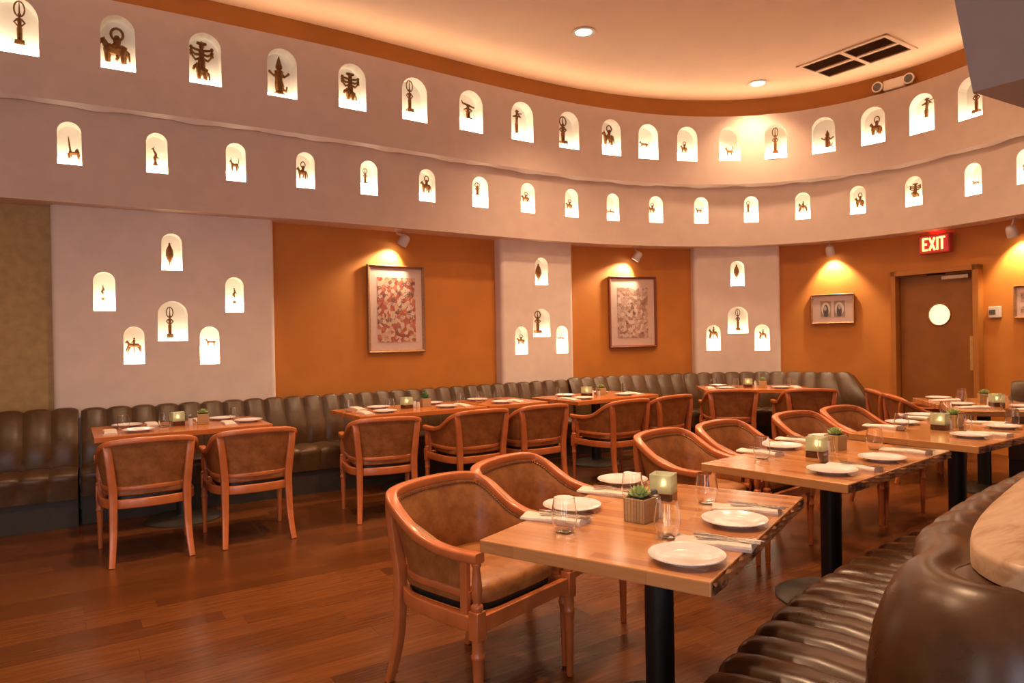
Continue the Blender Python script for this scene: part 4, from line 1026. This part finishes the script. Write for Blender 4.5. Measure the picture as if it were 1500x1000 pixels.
# door
sa, zd = W.hit(1311, 398, OW-.01); sb, _ = W.hit(1439, 388, OW-.01)
pa, pb = W.pt(sa, OW-.015), W.pt(sb, OW-.015); wv = pb-pa; rz = atan2(wv.y, wv.x); w = wv.length; zd = 2.16; pc = (pa+pb)/2
dr = struct(bpy.data.objects.new('door_1', None)); COL.objects.link(dr); dr.location = (pc.x, pc.y, 0); dr.rotation_euler = (0,0,rz)
m = MB(); fwd_ = .06
for sx in (-1, 1): m.box((sx*(w/2-fwd_/2), -.035, zd/2), (fwd_, .13, zd))
m.box((0,-.035,zd-fwd_/2), (w, .13, fwd_)); m.build('door_frame', M['jamb'], dr)
dw = w-2*fwd_
pz = 1.602; px_ = .03; R = .128
# leaf with a round hole for the porthole
n = 40; leaf = MB(); hole = [(px_+R*cos(2*pi*i/n), pz+R*sin(2*pi*i/n)) for i in range(n)]
def to_edge(i):
    a = 2*pi*i/n; c_, s_ = cos(a), sin(a); X0, X1, Z0, Z1 = -dw/2+.012, dw/2-.004, .01, zd-fwd_-.02
    t = 1e9
    if c_ > 1e-9: t = min(t, (X1-px_)/c_)
    if c_ < -1e-9: t = min(t, (X0-px_)/c_)
    if s_ > 1e-9: t = min(t, (Z1-pz)/s_)
    if s_ < -1e-9: t = min(t, (Z0-pz)/s_)
    return (px_+c_*t, pz+s_*t)
ed = [to_edge(i) for i in range(n)]
for cx, cz in ((-dw/2+.012,.01),(dw/2-.004,.01),(dw/2-.004,zd-fwd_-.02),(-dw/2+.012,zd-fwd_-.02)):
    j = min(range(n), key=lambda i: (ed[i][0]-cx)**2+(ed[i][1]-cz)**2*(1.0)); ed[j] = (cx, cz)
y0, y1 = -.005, .03
vs = [(x, y0, z) for x, z in hole]+[(x, y0, z) for x, z in ed]+[(x, y1, z) for x, z in hole]+[(x, y1, z) for x, z in ed]
fs = []
for i in range(n):
    j = (i+1) % n; fs += [(i, j, n+j, n+i), (2*n+i, 2*n+j, 3*n+j, 3*n+i), (i, j, 2*n+j, 2*n+i), (n+i, n+j, 3*n+j, 3*n+i)]
lo_ = leaf.add(vs, fs).build('door_leaf', M['door'], dr)
m = MB(); m.sweep([Vector((px_+(R+.004)*cos(2*pi*i/n), y0, pz+(R+.004)*sin(2*pi*i/n))) for i in range(n)], rrect(.014,.016,.004), Vector((0,1,0)), closed=True); m.build('porthole_ring', M['brass'], dr, smooth=True)
MB().add([(x, .012, z) for x, z in hole], [tuple(range(n))]).build('porthole_glass', M['porthole'], dr)
m = MB().box((dw/2-.045,-.010,1.14), (.062,.010,.40)); m.build('push_plate', M['plate'], dr, bevel=.003)
m = MB(); m.box((dw/2-.22,-.025,zd-fwd_-.06), (.30,.04,.05)); m.build('door_closer', M['steel'], dr, bevel=.006)
MB().box((0,.06,zd/2), (dw,.01,zd-.02)).build('door_backing', M['black'], dr)
# EXIT sign
sa, zt = W.hit(1346.5, 344, OW-.07); sb, zb = W.hit(1392, 369, OW-.07); pa, pb = W.pt(sa, OW-.05), W.pt(sb, OW-.05); w = (pb-pa).length; rz = atan2((pb-pa).y, (pb-pa).x); h = .255; zc = 2.425
zc = (W.hit(1369, 343, OW-.07)[1]+W.hit(1369, 371, OW-.07)[1])/2; h = W.hit(1369, 343, OW-.07)[1]-W.hit(1369, 371, OW-.07)[1]
ex = thing('exit_sign', 'red lit EXIT sign above the door', 'exit sign', (*((pa+pb)/2), zc), rz)
MB().box((0,0,0), (w,.07,h)).build('housing', M['exit_red'], ex, bevel=.006)
MB().box((0,-.036,0), (w-.03,.004,h-.03)).build('face', M['exit_face'], ex)
def bars(nm, L, x0, lw, lh):
    m = MB(); st = .022
    for (ax, az, bx, bz) in L:
        a = Vector((x0+ax*lw, -.040, (az-.5)*lh)); b = Vector((x0+bx*lw, -.040, (bz-.5)*lh)); d = (b-a); l = d.length+st*.6; ang = atan2(d.z, d.x); c = (a+b)/2; vs = []
        for y in (-.003, .003):
            for ux, uz in ((-1,-1),(1,-1),(1,1),(-1,1)): vs.append(c+Vector((ux*l/2*cos(ang)-uz*st/2*sin(ang), y, ux*l/2*sin(ang)+uz*st/2*cos(ang))))
        m.add(vs, [(0,1,2,3),(7,6,5,4),(0,4,5,1),(1,5,6,2),(2,6,7,3),(3,7,4,0)])
    o = m.build('letter', M['exit_letter'], ex); return o
lw = .052; lh = h*.60; x = -w*.36; gp = .028
bars('E', [(0,0,0,1),(0,1,1,1),(0,.5,.8,.5),(0,0,1,0)], -w*.34, w*.13, lh)
bars('X', [(0,0,1,1),(0,1,1,0)], -w*.13, w*.16, lh)
bars('I', [(.5,0,.5,1)], w*.07, w*.1, lh)
bars('T', [(.5,0,.5,1),(0,1,1,1)], w*.19, w*.16, lh)
rl = add_light('POINT', 'exit_lamp_glow', Vector((*((pa+pb)/2), zc+h/2+.03)) , .9, (1,.02,.03), shadow_soft_size=.04)
# thermostat
s, z = W.hit(1458, 457, OW-.01); p, rz = wall_frame(s, OW-.015, z); th = thing('thermostat', 'small white thermostat on ochre wall right of the door', 'thermostat', p, rz)
MB().box((0,0,0), (.135,.03,.125)).build('case', M['white_plastic'], th, bevel=.006); MB().box((-.02,-.0165,0), (.07,.004,.055)).build('screen', M['grey_plastic'], th)
# emergency light on the band
s, z = W.hit(1311, 123, .18); p, rz = wall_frame(s, .165, z); em = thing('emergency_light', 'white twin-lamp emergency light on the ochre band', 'emergency light', p, rz)
MB().box((0,0,0), (.26,.07,.13)).build('body', M['white_plastic'], em, bevel=.02)
for k in (-1, 1):
    hd = MB(); R_ = Matrix.Rotation(radians(90), 3, 'X'); prof = [(.0001,-.05),(.04,-.045),(.062,-.01),(.066,.03),(.06,.032),(.0001,.02)]
    hd.lathe(prof, 20); hd.v = [R_ @ v+Vector((k*.185,-.03,0)) for v in hd.v]; h_ = hd.build('lamp_head', M['white_plastic'], em, smooth=True)
    ln = MB().lathe([(.0001,.0235),(.045,.0285),(.05,.033),(.0001,.034)], 16); ln.v = [R_ @ v+Vector((k*.185,-.03,0)) for v in ln.v]; ln.build('lens', M['grey_plastic'], h_, smooth=True)
# ceiling vent
c = [at(1168,98,ZC), at(1217,112,ZC), at(1340,70,ZC), at(1297,51,ZC)]
ctr = sum(c, Vector())/4; uv = ((c[2]-c[1])+(c[3]-c[0])).normalized(); lw = ((c[2]-c[1]).length+(c[3]-c[0]).length)/2; ll = ((c[1]-c[0]).length+(c[2]-c[3]).length)/2
vt = thing('ceiling_vent', 'four-panel louvred air vent in the ceiling', 'vent', (ctr.x, ctr.y, ZC), atan2(uv.y, uv.x))
m = MB()
for y in (-ll/2, 0, ll/2): m.box((0,y,-.008), (lw+.05,.05,.016))
for x in (-lw/2, 0, lw/2): m.box((x,0,-.0082), (.05,ll+.05,.0164))
m.build('frame', M['ceiling'], vt)
m = MB().box((0,0,-.001), (lw,ll,.002)); m.build('backing', M['vent'], vt)
m = MB(); nsl = 14
for sy in (-1, 1):
    m = MB()
    for i in range(nsl):
        y = sy*ll/4+(i-nsl/2+.5)*(ll/2-.06)/nsl; m.add([(-lw/2,y-.012,-.012),(lw/2,y-.012,-.012),(lw/2,y+.008,-.003),(-lw/2,y+.008,-.003)], [(0,1,2,3)])
    lv_ = m.build('louvres', M['vent'], vt)
# recessed downlights
def downlight(px_, label):
    p = at(*px_, ZC-.004); t = thing('downlight', label, 'ceiling light', (p.x, p.y, ZC), 0, 'recessed ceiling lights')
    MB().lathe([(.085,0),(.125,-.004),(.13,-.008),(.125,-.012),(.088,-.010),(.085,0)], 32).build('trim_ring', M['white_plastic'], t, smooth=True)
    MB().lathe([(.0001,-.003),(.088,-.003),(.088,-.006),(.0001,-.006)], 32).build('lens', M['downlight'], t)
    return p
D = [downlight((855,47), 'recessed round ceiling light high in the middle of the ceiling'), downlight((1110,122), 'recessed round ceiling light close to the curved band')]
# track spots under the frieze
SPOTS = [((581,337),(592,352),(562,372), 'white spotlight head above the large red print'), ((931,364),(934,375),(905,392), 'white spotlight head above the brown figure print'),
         ((1215,357),(1216,367),(1224,392), 'white spotlight head above the two oval portraits'), ((1484,322),(1482,338),(1497,362), 'white spotlight head at the right edge')]
for mp_, hp, wp, lab in SPOTS:
    s, _ = W.hit(*mp_, .14); base = P3(s, .14, ZB); s2, z2 = W.hit(*hp, .14); hd = P3(s2, .14, z2); s3, z3 = W.hit(*wp, OW); tg = P3(s3, OW, z3-.25)
    t = thing('spotlight', lab, 'spotlight', base, 0, 'picture spotlights')
    d = (tg-hd).normalized(); lo = hd-base
    MB().lathe([(.0001,-.012),(.05,-.012),(.055,-.006),(.055,0),(.0001,0)], 20).build('canopy', M['lamp_white'], t, smooth=True)
    top_ = lo-d*.045
    MB().tube([(0,0,-.01), (0,0,top_.z*.55), top_], .010, 8).build('stem', M['lamp_white'], t, smooth=True)
    q = Vector((0,0,1)).rotation_difference(d).to_matrix()
    m = MB().lathe([(.0001,-.065),(.035,-.06),(.052,-.035),(.055,.0),(.055,.065),(.050,.065),(.050,.05),(.0001,.048)], 24); m.v = [q @ v+lo for v in m.v]; m.build('head', M['lamp_white'], t, smooth=True)
    m = MB().lathe([(.0001,.050),(.046,.050),(.046,.053),(.0001,.053)], 20); m.v = [q @ v+lo for v in m.v]; m.build('lamp', M['spot_lens'], t)
    sp = add_light('SPOT', 'picture_spot', hd+d*.075, 66, (1,.77,.50), spot_size=radians(98), spot_blend=.55, shadow_soft_size=.03); aim(sp, tg)

# ------------------------------------------------------------------ lights
WARM = (1,.61,.345)
for i, p in enumerate(D):
    sp = add_light('SPOT', 'downlight_or_fill', (p.x, p.y, ZC-.03), (300, 190)[i], WARM, spot_size=radians((110, 120)[i]), spot_blend=1, shadow_soft_size=.08); aim(sp, (p.x, p.y, 0))
for i, (x, y, e) in enumerate([(1.0,4.3,300),(3.2,4.3,330),(5.6,4.2,300),(2.2,2.0,330),(4.6,1.9,300),(.3,2.4,210),(6.6,2.6,250),(-.9,4.6,70)]):  # added spots out of view, no lamps built for them
    sp = add_light('SPOT', 'downlight_or_fill', (x, y, ZC-.03), e, WARM, spot_size=radians(105), spot_blend=.7, shadow_soft_size=.08); aim(sp, (x, y, 0))
for x, y in ((6.9,3.6),(5.6,5.0)):  # added wide fill to brighten the right frieze, no lamp built
    sp = add_light('SPOT', 'downlight_or_fill', (x, y, ZC-.03), 130, WARM, spot_size=radians(158), spot_blend=1, shadow_soft_size=.08); aim(sp, (x, y, 0))
# assumed window daylight
for lx, ly, e, cc in ((-3.4,-.6,26,(1,.87,.85)),(-1.9,-3.0,46,(.72,.78,1)),(-.4,-3.6,40,(1,.87,.85))):
    wd = add_light('AREA', 'assumed_window_light', (lx,ly,1.45), e, cc, shape='RECTANGLE', size=.8, size_y=2.5); aim(wd, (.3,6,1.45))
wo = bpy.data.worlds.new('world'); SC.world = wo; wo.use_nodes = True
bg = wo.node_tree.nodes['Background']; bg.inputs[0].default_value = (1,.60,.41,1); bg.inputs[1].default_value = .36

vs_ = SC.view_settings; vs_.view_transform = 'Standard'; vs_.look = 'None'; vs_.gamma = 1; vs_.exposure = 0; vs_.use_curve_mapping = False
